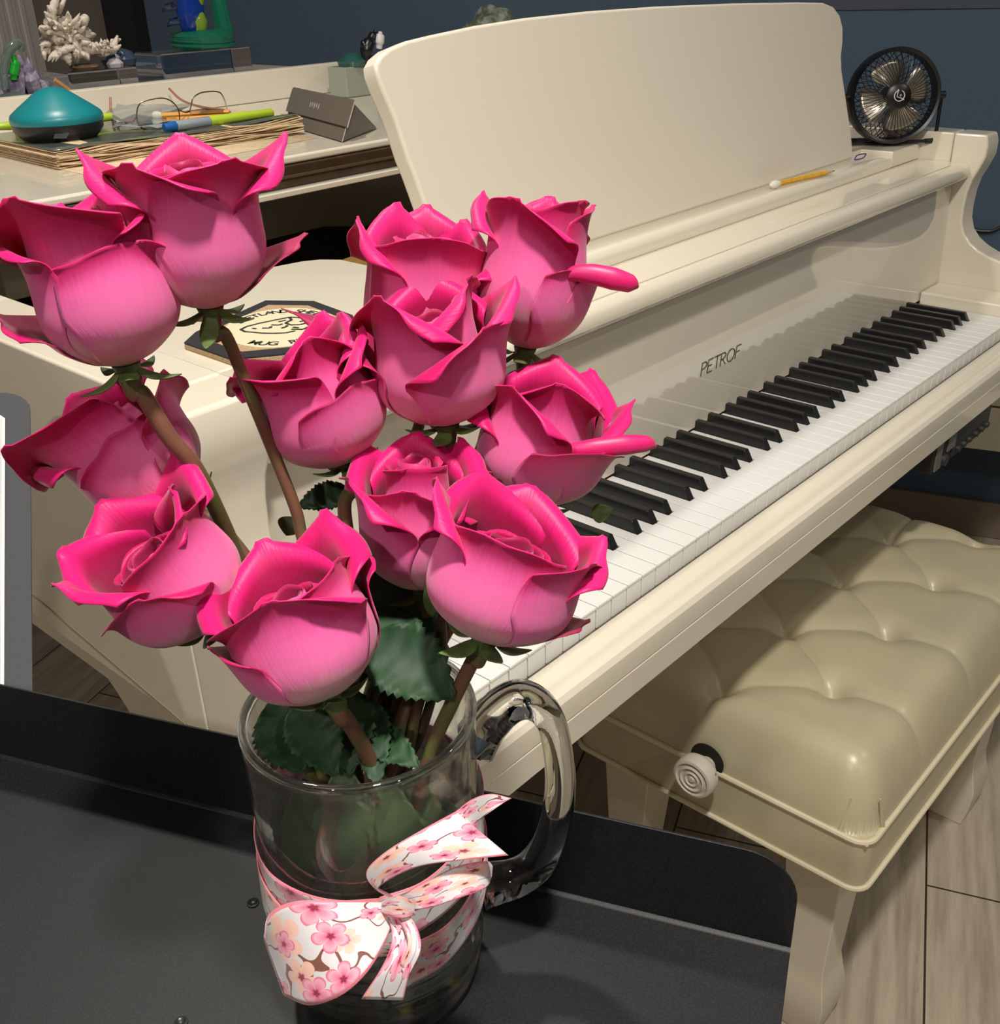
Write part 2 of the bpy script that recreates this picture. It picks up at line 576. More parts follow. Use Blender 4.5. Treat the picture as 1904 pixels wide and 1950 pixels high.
def lettering(b, word, o, u, v, h, shear=0.18, wt=0.045, n=None, d=0.0003, adv=1.0):
    """flat pen strokes standing d proud of the surface"""
    o, u, v = Vector(o), Vector(u).normalized(), Vector(v).normalized()
    n = u.cross(v) if n is None else Vector(n)
    x = 0
    for ch in word:
        for st in LET.get(ch, []):
            P = [o + (u * (x + p[0] + shear * p[1]) + v * p[1]) * h for p in st]
            for i in range(len(P) - 1):
                dr = (P[i + 1] - P[i])
                if dr.length < 1e-7:
                    continue
                t = dr.normalized()
                sd = n.cross(t) * (wt * h * 0.5)
                e = t * (wt * h * 0.35)
                a, c = P[i] - e, P[i + 1] + e
                b.add([a - sd, a + sd, c + sd, c - sd, a - sd + n * d, a + sd + n * d, c + sd + n * d, c - sd + n * d],
                      [(0, 1, 2, 3), (7, 6, 5, 4), (0, 4, 5, 1), (1, 5, 6, 2), (2, 6, 7, 3), (3, 7, 4, 0)])
        x += ADV.get(ch, .5) * adv
    return x * h


b = MB()
wtot = sum(ADV[c] for c in 'PETROF') - 0.08
uscale = (x1 - x0 - 0.18 * hgt) / (wtot * hgt)
for k in LET:
    pass
lx = x0
for ch in 'PETROF':
    LETs = [[(p[0] * uscale, p[1]) for p in st] for st in LET[ch]]
    LET['_'] = LETs
    ADV['_'] = 1
    lettering(b, '_', (lx, 0.1500, zb), (1, 0, 0), (0, 0, 1), hgt, n=(0, -1, 0), d=0.0016)
    lx += ADV[ch] * uscale * hgt
tag(b.build('lettering', INK, fallboard, smooth=0), 'thin black PETROF lettering')

# white keys
notes = ['A', 'B'] + ['C', 'D', 'E', 'F', 'G', 'A', 'B'] * 7 + ['C']
cuts = {}   # right/left cuts from the black keys
blacks = []
for i in range(51):
    nme = notes[i]
    off = {'C': -0.0025, 'D': 0.0025, 'F': -0.0035, 'G': 0.0, 'A': 0.0035}.get(nme)
    if off is None or (i == 51):
        continue
    blacks.append((i + 1) * W1 + off)
blackset = blacks
GAP = 0.00045
for i in range(52):
    x0, x1 = i * W1 + GAP, (i + 1) * W1 - GAP
    lx0, lx1 = x0, x1
    for c in blackset:
        if abs(c - i * W1) < 0.006:
            lx0 = c + 0.0058
        if abs(c - (i + 1) * W1) < 0.006:
            lx1 = c - 0.0058
    pts = [(x0, 0), (x1, 0), (x1, 0.0492), (lx1, 0.0492), (lx1, 0.150), (lx0, 0.150), (lx0, 0.0492), (x0, 0.0492)]
    q = []
    for p in pts:
        if not q or (abs(p[0] - q[-1][0]) > 1e-6 or abs(p[1] - q[-1][1]) > 1e-6):
            q.append(p)
    b = MB()
    b.prism(q, (0, 0, 0), (1, 0, 0), (0, 1, 0), UP, -0.0028, 0)
    b.box(x0 + 0.0003, x1 - 0.0003, 0.0010, 0.049, -0.024, -0.0027)
    b.build('white_key', WKEY, piano, bevel=0.0007, seg=2, smooth=30)
for c in blacks:
    b = MB()
    hb, ht_ = 0.0054, 0.0042
    y0, y1 = 0.0502, 0.151
    b.add([(c - hb, y0, -0.002), (c + hb, y0, -0.002), (c + hb, y1, -0.002), (c - hb, y1, -0.002),
           (c - ht_, y0 + 0.007, 0.012), (c + ht_, y0 + 0.007, 0.012), (c + ht_, y1, 0.012), (c - ht_, y1, 0.012)],
          [(3, 2, 1, 0), (4, 5, 6, 7), (0, 1, 5, 4), (1, 2, 6, 5), (2, 3, 7, 6), (3, 0, 4, 7)])
    b.build('black_key', BKEY, piano, bevel=0.0013, seg=3, smooth=60)

# raised side panels left and right of the music desk, and the open well between them
ZP = 0.235
b = MB()
b.prism([(IL + 0.001, 0.211), (0.245, 0.211), (0.245, 0.405), (0.232, 0.425), (0.215, 0.435), (0.13, 0.452), (IL + 0.001, 0.452)], (0, 0, 0), (1, 0, 0), (0, 1, 0), UP, 0.2107, ZP)
b.build('side_panel', IV, piano, bevel=0.002)
b = MB()
b.prism([(1.193, 0.211), (IR - 0.001, 0.211), (IR - 0.001, 0.42), (1.0, 0.42), (1.0, 0.262), (1.193, 0.262)], (0, 0, 0), (1, 0, 0), (0, 1, 0), UP, 0.2107, ZP)
b.build('side_panel', IV, piano, bevel=0.002)
b = MB()
b.prism([(0.0, 0.0), (0.5, 0.12), (0.5, 0.22), (-0.1, 0.10)], (0.245, 0.44, 0), (1, 0, 0), (0, 1, 0), UP, 0.14, 0.178)
b.build('harp_plate', GOLD, piano, bevel=0.004)
b = MB(); b.box(0.20, 1.0, 0.47, 0.50, 0.06, 0.178)
b.build('harp_plate', GOLD, piano, bevel=0.004)
# desk ledge
ledge = [(0.211, 0.2107), (0.2105, 0.2205), (0.213, 0.2255), (0.219, 0.2285), (0.227, 0.2285), (0.235, 0.2270), (0.275, 0.2270), (0.275, 0.2107)]
b = MB()
b.prism(ledge, (0, 0, 0), (0, 1, 0), UP, (1, 0, 0), 0.247, 1.191)
b.build('desk_ledge', IV, piano, smooth=50, bevel=0.0006)
# music desk outline on its own leaning plane
th = math.radians(14)
dn = Vector((0, math.cos(th), -math.sin(th)))
du = Vector((1, 0, 0))
dv = Vector((0, math.sin(th), math.cos(th)))
do = Vector((0, 0.256, 0.2272))
def deskpt(x, y):
    r = Vector(ray(x, y)); t = (do - Vector(CP)).dot(dn) / r.dot(dn)
    p = Vector(CP) + r * t - do
    return (p.dot(du), p.dot(dv))
px = [(716, 122), (724, 106), (742, 91), (775, 77), (820, 66), (905, 48), (1000, 33), (1120, 20), (1250, 11), (1400, 5), (1520, 3), (1568, 4),
      (1588, 12), (1600, 28), (1606, 52), (1606, 80), (1603, 108), (1604, 135), (1610, 175), (1618, 230), (1623, 270), (1625, 303)]
out = [deskpt(*p) for p in px]
out[-1] = (out[-1][0], 0.0)
out.append((0.262, 0.0))
low = [deskpt(*p) for p in [(790, 335), (776, 300), (764, 262), (752, 225), (737, 190), (724, 160), (717, 140)]]
b = MB()
b.prism(out + low, do, du, dv, dn, 0, 0.021)
b.build('music_desk', IVS, piano, bevel=0.004, seg=3, smooth=30)

# lid: main lid board, folded front flap on top of it
b = MB(); b.box(XL - 0.01, 1.30, 0.655, 1.50, 0.264, 0.2905)
b.build('lid', BROWN, piano, bevel=0.002)
b = MB(); b.box(XL - 0.012, 1.30, 0.641, 1.50, 0.2555, 0.2635)
b.build('lid', IV, piano, bevel=0.002)
b = MB(); b.box(XL - 0.012, 1.30, 0.659, 1.50, 0.2910, 0.3015)
b.build('lid_flap', IV, piano, bevel=0.004, seg=3)
b = MB(); b.box(XL, 1.29, 0.6515, 0.6545, 0.276, 0.279)
b.build('hinge', mat('dull_brass', (0.13, 0.09, 0.05), 0.5, metal=0.4), piano)
ZL = 0.3017

# left front leg: deep panel with curved bracket under the case
leg = [(0.05, -0.0455), (0.46, -0.0455), (0.415, -0.050), (0.380, -0.062), (0.344, -0.086), (0.312, -0.115), (0.27, -0.17), (0.235, -0.25),
       (0.215, -0.32), (0.21, -0.45), (0.225, -0.60), (0.235, -0.64), (0.235, -0.70), (0.11, -0.70), (0.11, -0.64), (0.12, -0.60), (0.115, -0.4), (0.09, -0.15), (0.05, -0.075)]
for xs, ysh in ((XL + 0.012, 0.0), (XR - 0.13, 0.33)):
    b = MB()
    b.prism([(p[0] + ysh, p[1]) for p in leg], (0, 0, 0), (0, 1, 0), UP, (1, 0, 0), xs, xs + 0.11)
    lg = b.build('leg', IV, piano, bevel=0.004, smooth=30)
    b = MB()
    b.tube([(xs + 0.04, 0.17 + ysh, FLOOR + 0.0225), (xs + 0.07, 0.17 + ysh, FLOOR + 0.0225)], 0.022, 20)
    b.box(xs + 0.035, xs + 0.075, 0.155 + ysh, 0.185 + ysh, FLOOR + 0.022, -0.69)
    b.build('caster', METAL, lg)
b = MB()
b.prism([(0.165, -0.0475), (0.60, 0.0025), (0.60, 0.0036), (0.165, -0.0464)], (0, 0, 0), (0, 1, 0), UP, (1, 0, 0), XL - 0.0006, XL + 0.002)
b.build('rim_bead', mat('seam_tan', (0.30, 0.25, 0.18), .6), piano)
# third leg under the tail so that the case stands
b = MB()
b.prism([(-0.05, 0), (0.05, 0), (0.035, -0.6), (0.045, -0.66), (-0.045, -0.66), (-0.035, -0.6)], (0.35, 1.3, -0.046), (1, 0, 0), UP, (0, 1, 0), -0.05, 0.05)
lg = b.build('leg', IV, piano, bevel=0.004)
b = MB()
b.tube([(0.335, 1.3, FLOOR + 0.018), (0.365, 1.3, FLOOR + 0.018)], 0.0175, 20)
b.box(0.33, 0.37, 1.29, 1.31, FLOOR + 0.018, -0.70)
b.build('caster', METAL, lg)

# black control box hung under the keybed at the treble end
cb = thing('control_box', 'black box with small printed panel hung under right end of keyboard', 'control box')
b = MB(); b.box(0.842, 1.046, -0.044, 0.035, -0.111, -0.0668)
b.build('casing', BLK, cb, bevel=0.002)
b = MB()
pan = mat('control_panel', (0.03, 0.035, 0.03), 0.4, noise=(160, (0.02, 0.02, 0.02), 0.45, 0.55))
b.box(0.905, 1.043, -0.0455, -0.0435, -0.108, -0.069)
b.build('panel', pan, cb)
lab = mat('pale_label', (0.13, 0.135, 0.12), 0.6)
for x0, x1, z0 in ((0.847, 0.866, -0.108), (0.886, 0.912, -0.092)):
    b = MB(); b.box(x0, x1, -0.0462, -0.0442, z0, -0.069)
    b.build('label_plate', lab, cb)
KN = mat('grey_knob', (0.035, 0.035, 0.035), 0.5)
for x in (0.877, 0.925, 0.945, 0.965, 0.990, 1.012, 1.032):
    b = MB(); b.tube([(x, -0.0445, -0.100), (x, -0.050, -0.100)], 0.0042 if x > .9 else .008, 12)
    b.build('knob', KN, cb)

# ------------------------------------------------------------------ bench
bench = thing('piano_bench', 'cream vinyl button tufted adjustable piano bench with round side knob', 'bench')
BX0, BX1, BY0, BY1 = 0.398, 1.035, -0.192, 0.205
ZS0, ZS1 = -0.412, -0.345
def rrect(x0, x1, y0, y1, r, n=6):
    o = []
    for cx, cy, a0 in ((x1 - r, y0 + r, -90), (x1 - r, y1 - r, 0), (x0 + r, y1 - r, 90), (x0 + r, y0 + r, 180)):
        for k in range(n + 1):
            a = math.radians(a0 + 90 * k / n)
            o.append((cx + r * math.cos(a), cy + r * math.sin(a)))
    return o
b = MB()
b.prism(rrect(BX0, BX1, BY0, BY1, 0.02), (0, 0, 0), (1, 0, 0), (0, 1, 0), UP, ZS0, ZS1)
b.build('skirt', VINYL, bench, smooth=35)
for z, e, r in ((ZS1 + 0.001, 0.0005, 0.0035), (ZS0 + 0.001, 0.002, 0.0033)):
    b = MB()
    b.tube([(p[0], p[1], z) for p in rrect(BX0 - e, BX1 + e, BY0 - e, BY1 + e, 0.02)], r, 8, closed=True)
    b.build('piping', PIPING, bench)
btn = []
for k in range(4):
    btn.append((0.53 + 0.153 * k, -0.078))
    btn.append((0.53 + 0.153 * k, 0.125))
for k in range(4):
    btn.append((0.452 + 0.156 * k, 0.024))
segs = []
for i in range(len(btn)):
    for j in range(i):
        d = math.hypot(btn[i][0] - btn[j][0], btn[i][1] - btn[j][1])
        if d < 0.145:
            segs.append((btn[i], btn[j]))
for k in range(4):
    x = 0.53 + 0.153 * k
    segs.append(((x, -0.078), (x + 0.012, -0.20)))
    segs.append(((x, 0.125), (x, 0.22)))
segs.append(((0.452, 0.024), (0.39, 0.03)))
segs.append(((0.92, 0.024), (1.05, 0.024)))
def sdist(p, a, c):
    ax, ay = a; bx, by = c
    t = ((p[0] - ax) * (bx - ax) + (p[1] - ay) * (by - ay)) / ((bx - ax) ** 2 + (by - ay) ** 2)
    t = min(1, max(0, t))
    return math.hypot(p[0] - ax - t * (bx - ax), p[1] - ay - t * (by - ay)), t
def bench_z(x, y):
    d = min(x - BX0, BX1 - x, y - BY0, BY1 - y)
    dx = min(x - BX0, BX1 - x) - 0.001; dy = min(y - BY0, BY1 - y) - 0.001
    R = 0.055
    a = max(0, 1 - dx / R); c = max(0, 1 - dy / R)
    q = (a ** 2.6 + c ** 2.6) ** (1 / 2.6)
    edge = max(0, 1 - min(1, q) ** 2.6) ** 0.62
    z = 0.082 * edge
    dip = 0
    for bx, by in btn:
        r = math.hypot(x - bx, y - by)
        dip += 0.015 * math.exp(-(r / 0.022) ** 2) + 0.010 * math.exp(-(r / 0.009) ** 2)
    cr = 0
    for s0, s1 in segs:
        dd, t = sdist((x, y), s0, s1)
        cr = max(cr, 0.0030 * math.exp(-(dd / 0.0028) ** 2) + 0.0035 * math.exp(-(dd / 0.016) ** 2))
    puff = 0.006
    return ZS1 + 0.0005 + z * 1.0 + (puff - min(0.030, dip) - cr) * min(1, edge * 1.2)
def nonuni(a, c, n, r):
    k = int(n * 0.14)
    out = [a + r * (1 - math.cos(pi / 2 * i / k)) for i in range(k)]
    m = n - 2 * k
    out += [lerp(a + r, c - r, i / m) for i in range(m + 1)]
    out += [c - r * (1 - math.cos(pi / 2 * i / k)) for i in range(k - 1, -1, -1)]
    return out
xs = nonuni(BX0 + 0.001, BX1 - 0.001, 190, 0.05)
ys = nonuni(BY0 + 0.001, BY1 - 0.001, 130, 0.05)
rows = []
for y in ys:
    row = []
    for x in xs:
        row.append((x, y, bench_z(x, y)))
    rows.append(row)
b = MB()
b.grid(rows)
cush = b.build('cushion', VINYL, bench, smooth=0)
cush.data.shade_smooth()
btm = mat('worn_orange_button', (0.50, 0.33, 0.17), 0.5)
for bx, by in btn:
    b = MB()
    z = bench_z(bx, by)
    b.lathe([(0.001, 0.0018), (0.003, 0.0012), (0.0045, -0.0008)], (bx, by, z), n=14)
    b.build('button', btm, bench)
# corner pleats
for s in (0,):
    for (a, c, zz) in (((BX0 + 0.038, BY0 + 0.0015), (BX0 + 0.03, BY0 + 0.006), 0.045), ((BX0 + 0.004, BY0 + 0.034), (BX0 + 0.012, BY0 + 0.03), 0.045)):
        b = MB()
        P = [Vector((a[0], a[1], ZS1 + 0.003)), Vector((lerp(a[0], c[0], .5), lerp(a[1], c[1], .4), ZS1 + zz * .5)), Vector((c[0], c[1], ZS1 + zz))]
        b.tube(spline(P, 6), [0.0035 * (1 - 0.06 * i) for i in range(13)], 8)
        b.build('pleat', VINYL, bench)
# frame and legs
b = MB(); b.box(BX0 + 0.06, BX1 - 0.06, BY0 + 0.06, BY1 - 0.06, -0.44, ZS0 - 0.0002)
b.build('frame', CREAMP, bench, bevel=0.002)
def bleg(x, y, sx, sy):
    """tapered square leg with a flared foot; (x,y) its outer corner"""
    lv = [(ZS0 - 0.0005, 0.0, 0.072), (-0.46, 0.0, 0.070), (-0.615, 0.006, 0.053), (-0.640, 0.002, 0.060), (-0.665, -0.004, 0.068), (-0.70, -0.001, 0.064), (FLOOR + 0.0002, 0.006, 0.055)]
    vs, fs = [], []
    for z, o, s in lv:
        vs += [(x + sx * o, y + sy * o, z), (x + sx * (o + s), y + sy * o, z), (x + sx * (o + s), y + sy * (o + s), z), (x + sx * o, y + sy * (o + s), z)]
    for i in range(len(lv) - 1):
        for j in range(4):
            fs.append((i * 4 + j, i * 4 + (j + 1) % 4, i * 4 + 4 + (j + 1) % 4, i * 4 + 4 + j))
    fs += [(0, 1, 2, 3), tuple(range(len(vs) - 4, len(vs)))]
    b = MB(); b.add(vs, fs)
    b.build('leg', CREAMP, bench, bevel=0.002)
bleg(0.432, -0.158, 1, 1); bleg(0.44, 0.187, 1, -1); bleg(1.0, -0.158, -1, 1); bleg(1.0, 0.187, -1, -1)
kc = on(1317, 1484, 'x', 0.361)
kc.x = BX0
b = MB()
b.lathe([(0.010, 0), (0.010, 0.022), (0.019, 0.024), (0.0205, 0.028), (0.0245, 0.030), (0.0262, 0.034), (0.0262, 0.044), (0.0245, 0.0485), (0.0215, 0.0495), (0.0195, 0.047), (0.0170, 0.0475),
         (0.0150, 0.050), (0.0130, 0.0475), (0.0105, 0.0475), (0.0085, 0.0500), (0.0065, 0.0475), (0.0045, 0.0480), (0.003, 0.0500), (0.0001, 0.0500)],
        kc + Vector((0.011, 0, 0)), (-1, 0, 0), n=40)
b.build('knob', mat('white_chipped_paint', (0.55, 0.51, 0.44), 0.4, noise=(55, (0.12, 0.10, 0.08), 0.68, 0.70)), bench, smooth=50)
b = MB()
b.lathe([(0.022, 0), (0.022, 0.0015), (0.0001, 0.0016)], kc + Vector((-0.0002, 0.002, 0.004)), (-1, 0, 0), n=32)
b.build('knob_hole', mat('dark_hole', (0.01, 0.007, 0.004), 0.8), bench)

# ------------------------------------------------------------------ white furniture low behind the piano
sh = thing('low_cabinet', 'white low cabinet against the blue wall under the piano', 'cabinet')
for k, (z0, z1) in enumerate(((-0.365, -0.275), (-0.46, -0.372))):
    pass
c0 = Vector((1.70, 0.16, 0)) - wd * 0.16
b = MB(); b.prism([(0, -0.43), (0.76, -0.43), (0.6, -0.335), (0, -0.335)], c0, wd, UP, wn, -0.10, 0.0)
b.build('drawer', CREAMP, sh, bevel=0.002)
b = MB(); b.prism([(0, -0.33), (0.6, -0.33), (0.6, -0.235), (0, -0.235)], c0, wd, UP, wn, -0.10, 0.0)
b.build('drawer', CREAMP, sh, bevel=0.002)
b = MB(); b.prism([(0.01, -0.43), (0.59, -0.43), (0.59, -0.235), (0.01, -0.235)], c0, wd, UP, wn, -0.13, -0.101)
b.prism([(0.5, FLOOR), (0.59, FLOOR), (0.59, -0.43), (0.5, -0.43)], c0, wd, UP, wn, -0.12, -0.02)
b.build('body', DARKIN, sh)

# cable on the wall
b = MB()
b.tube(spline([wall_hit(1780, 400, .006), wall_hit(1815, 425, .006), wall_hit(1845, 435, .006), wall_hit(1875, 440, .006), wall_hit(1904, 433, .006), wall_hit(1990, 380, .006)], 8), 0.0032, 8)
tag(b.build('cable', BLK), 'thin black cable drooping along the blue wall', 'cable')

# ------------------------------------------------------------------ foreground music stand (black sheet steel) lying flat
ms = thing('music_stand', 'black steel music stand desk tilted flat, glass mug of roses standing on it', 'music stand')
ZD = 0.100
S0 = Vector((-0.316, 0.082, ZD))
sd = Vector((0.3838, -0.9234, 0))
sp = Vector((-0.9234, -0.3838, 0))
b = MB()
b.prism([(-0.05, 0), (0.4575, 0), (0.4575, 0.33), (0.445, 0.345), (-0.04, 0.345), (-0.05, 0.33)], S0, sd, sp, UP, -0.0014, 0)
plate = b.build('desk_plate', STAND, ms, bevel=0.0004)
# bend and upright lip
lipo = [(-0.05, 0.001), (-0.05, 0.040), (-0.035, 0.055)]
for k in range(9):
    a = math.radians(90 - 90 * k / 8)
    lipo.append((0.4325 + 0.025 * math.cos(a), 0.030 + 0.025 * math.sin(a)))
lipo += [(0.4575, 0.001)]
b = MB()
b.prism(lipo, S0, sd, UP, -sp, 0.0008, 0.0022)
b.build('lip', STAND, ms, bevel=0.0004)
bend = [(0.0008 + 0.0028 * (1 - math.sin(math.radians(t))) - 0.0028, 0.0028 * (1 - math.cos(math.radians(t)))) for t in range(0, 91, 15)]
b = MB()
b.prism([(0.0022, 0.0012), (0.0008, 0.0012), (-0.0004, 0.0003), (-0.0016, 0.0), (-0.0016, -0.0014), (0.0010, -0.0010)], S0, -sp, UP, sd, -0.05, 0.4575)
b.build('bend', STAND, ms, smooth=80)
def plate_pt(x, y):
    return on(x, y, 'z', ZD)
for q in ((482, 1720), (345, 1948)):
    p = plate_pt(*q)
    b = MB()
    b.lathe([(0.0031, 0.0), (0.0030, 0.0006), (0.0022, 0.0008), (0.0014, 0.0003), (0.0001, 0.0002)], p, UP, n=20)
    b.build('rivet', mat('rivet_black', (0.015, 0.016, 0.018), 0.35), ms)
pc = S0 + sd * 0.2 + sp * 0.17
b = MB()
b.tube([(pc.x, pc.y, ZD - 0.012), (pc.x, pc.y, -0.62)], 0.011, 16)
b.build('pole', BLK, ms)
b = MB(); b.obox((pc.x, pc.y, ZD - 0.008), sd * 0.06, sp * 0.02, UP * 0.0062)
b.build('bracket', BLK, ms, bevel=0.002)
for k in range(3):
    a = 2 * pi * k / 3 + 0.4
    b = MB()
    b.tube([(pc.x, pc.y, -0.60), (pc.x + 0.12 * math.cos(a), pc.y + 0.12 * math.sin(a), -0.67), (pc.x + 0.22 * math.cos(a), pc.y + 0.22 * math.sin(a), FLOOR + 0.0085)], 0.008, 10)
    b.build('leg', BLK, ms)

# second music stand at the left edge carrying sheet music
st2 = thing('music_stand', 'grey black music stand desk at left edge holding white sheet music upright', 'music stand')
pb, pt = at(62, 1345, .66), at(57, 780, .76)
vv = (pt - pb).normalized()
hgt2 = (pt - pb).length
uu = Vector((-0.80, 0.60, 0)); uu = (uu - vv * uu.dot(vv)).normalized()
nn = uu.cross(vv)
if nn.dot(Vector(CP) - pb) < 0:
    nn = -nn
GREYP = mat('grey_black_board', (0.035, 0.038, 0.045), 0.6, noise=(2500, (0.045, 0.048, 0.056), 0.45, 0.6))
out = [(0, -0.01), (0, hgt2)] + [(0.022 - 0.022 * math.cos(math.radians(t)), hgt2 + 0.018 * math.sin(math.radians(t))) for t in range(15, 91, 15)] + [(0.34, hgt2 + 0.018), (0.34, -0.01)]
b = MB(); b.prism(out, pb, uu, vv, nn, -0.0015, 0)
b.build('desk_panel', GREYP, st2, bevel=0.0004)
b = MB(); b.prism([(0, -0.0125), (0.34, -0.0125), (0.34, -0.0103), (0, -0.0103)], pb, uu, vv, nn, -0.0015, 0.012)
b.build('tray', STAND, st2)
pole = pb + uu * 0.17 - nn * 0.02 + vv * 0.1
b = MB(); b.tube([pole, (pole.x, pole.y, pole.z - 0.05), (pole.x, pole.y, -0.62)], 0.010, 14)
b.build('pole', BLK, st2)
for k in range(3):
    a = 2 * pi * k / 3 + 1.2
    b = MB()
    b.tube([(pole.x, pole.y, -0.60), (pole.x + 0.10 * math.cos(a), pole.y + 0.10 * math.sin(a), -0.66), (pole.x + 0.18 * math.cos(a), pole.y + 0.18 * math.sin(a), FLOOR + 0.0085)], 0.008, 10)
    b.build('leg', BLK, st2)
PAPER = mat('white_paper', (0.80, 0.80, 0.78), 0.7)
po = pb + uu * 0.0165 + nn * 0.0006
b = MB()
for k in range(5):
    o = 0.0012 * k + (0.0009 if k % 2 else 0)
    b.prism([(o, -0.0095), (0.24, -0.0095), (0.24, hgt2 - 0.002), (0.004 + o, hgt2 - 0.002), (o, hgt2 - 0.006)], po, uu, vv, nn, 0.0012 * k + 0.0001, 0.0012 * k + 0.0009)
sm = b.build('sheet_music', PAPER, None)
tag(sm, 'stack of white sheet music leaning on the grey music stand at left', 'sheet music')

# ------------------------------------------------------------------ mug
MC = Vector((-0.2675, -0.2038, 0))
RM = 0.0465
ZB, ZR = ZD + 0.0004, 0.2478
mug = thing('glass_mug', 'clear glass beer mug used as vase, bow tied round it', 'mug')
prof = [(0.0001, ZB), (0.036, ZB), (0.040, ZB + 0.002), (0.0425, ZB + 0.008), (0.0445, ZB + 0.018), (0.0455, ZB + 0.05), (RM - 0.0003, ZB + 0.10), (RM, ZR - 0.012),
        (RM + 0.0004, ZR - 0.005), (RM + 0.0002, ZR - 0.0015), (RM - 0.0012, ZR), (RM - 0.0020, ZR - 0.0005), (RM - 0.0026, ZR - 0.003), (RM - 0.0028, ZR - 0.012), (RM - 0.0032, ZB + 0.10), (RM - 0.0040, ZB + 0.05),
        (RM - 0.0060, ZB + 0.024), (RM - 0.010, ZB + 0.015), (0.020, ZB + 0.0125), (0.0001, ZB + 0.012)]
ribs = []
for r, z in prof[:5]: ribs.append((r, z))
for k in range(60):
    z = ZB + 0.022 + 0.044 * k / 59
    ribs.append((0.0447 + 0.0009 * k / 59 + 0.0007 * math.sin(k * 2 * pi / 10), z))
b = MB(); b.lathe(ribs + prof[6:], MC, UP, n=72)
b.build('body', GLASST, mug, smooth=50)
b = MB(); b.lathe([(RM - .0011 + .0019 * math.cos(t * pi / 6), ZR - .0008 + .0019 * math.sin(t * pi / 6)) for t in range(12)], MC, UP, n=72, closed=True)
b.build('rim', GLASS, mug, smooth=80)
hd = Vector((0.78, -0.6258, 0)).normalized()
def mugpt(r, z, side=0):
    return Vector((MC.x, MC.y, 0)) + hd * r + UP * z + Vector((-hd.y, hd.x, 0)) * side
hp = [(0.0462, 0.2240), (0.053, 0.2345), (0.062, 0.2420), (0.0705, 0.2410), (0.0780, 0.2300), (0.0815, 0.208), (0.0818, 0.188), (0.0785, 0.168), (0.0720, 0.152), (0.0625, 0.1445), (0.053, 0.1430), (0.0462, 0.1430)]
cen = spline([mugpt(r, z) for r, z in hp], 5)
k = len(cen)
rings = []
side = Vector((-hd.y, hd.x, 0))
for i, p in enumerate(cen):
    t = (cen[min(i + 1, k - 1)] - cen[max(0, i - 1)]).normalized()
    nrm = t.cross(side)
    f = i / (k - 1)
    wd_, tk = 0.0085 + 0.0035 * abs(2 * f - 1) ** 3, 0.0062 + 0.002 * abs(2 * f - 1) ** 4
    ring = []
    for j in range(16):
        a = 2 * pi * j / 16
        ca, sa = math.cos(a), math.sin(a)
        ring.append(p + side * wd_ * math.copysign(abs(ca) ** 0.7, ca) + nrm * tk * math.copysign(abs(sa) ** 0.7, sa))
    rings.append(ring)
b = MB()
vs = [q for r in rings for q in r]
fs = [(i * 16 + j, i * 16 + (j + 1) % 16, (i + 1) * 16 + (j + 1) % 16, (i + 1) * 16 + j) for i in range(k - 1) for j in range(16)]
fs += [tuple(range(16))[::-1], tuple(range((k - 1) * 16, k * 16))]
b.add(vs, fs)
b.build('handle', GLASS, mug, smooth=70)
wl = ZB + 0.073
b = MB()
b.lathe([(0.0001, ZB + 0.0121), (0.020, ZB + 0.0126), (RM - 0.0100, ZB + 0.0151), (RM - 0.0060, ZB + 0.0241), (RM - 0.0040, ZB + 0.0501), (RM - 0.00365, wl), (0.0001, wl - 0.0005)], MC, UP, n=72)
wt = b.build('water', WATER, None, smooth=50)
tag(wt, 'clear water in the lower half of the glass mug', 'water', kind='stuff')

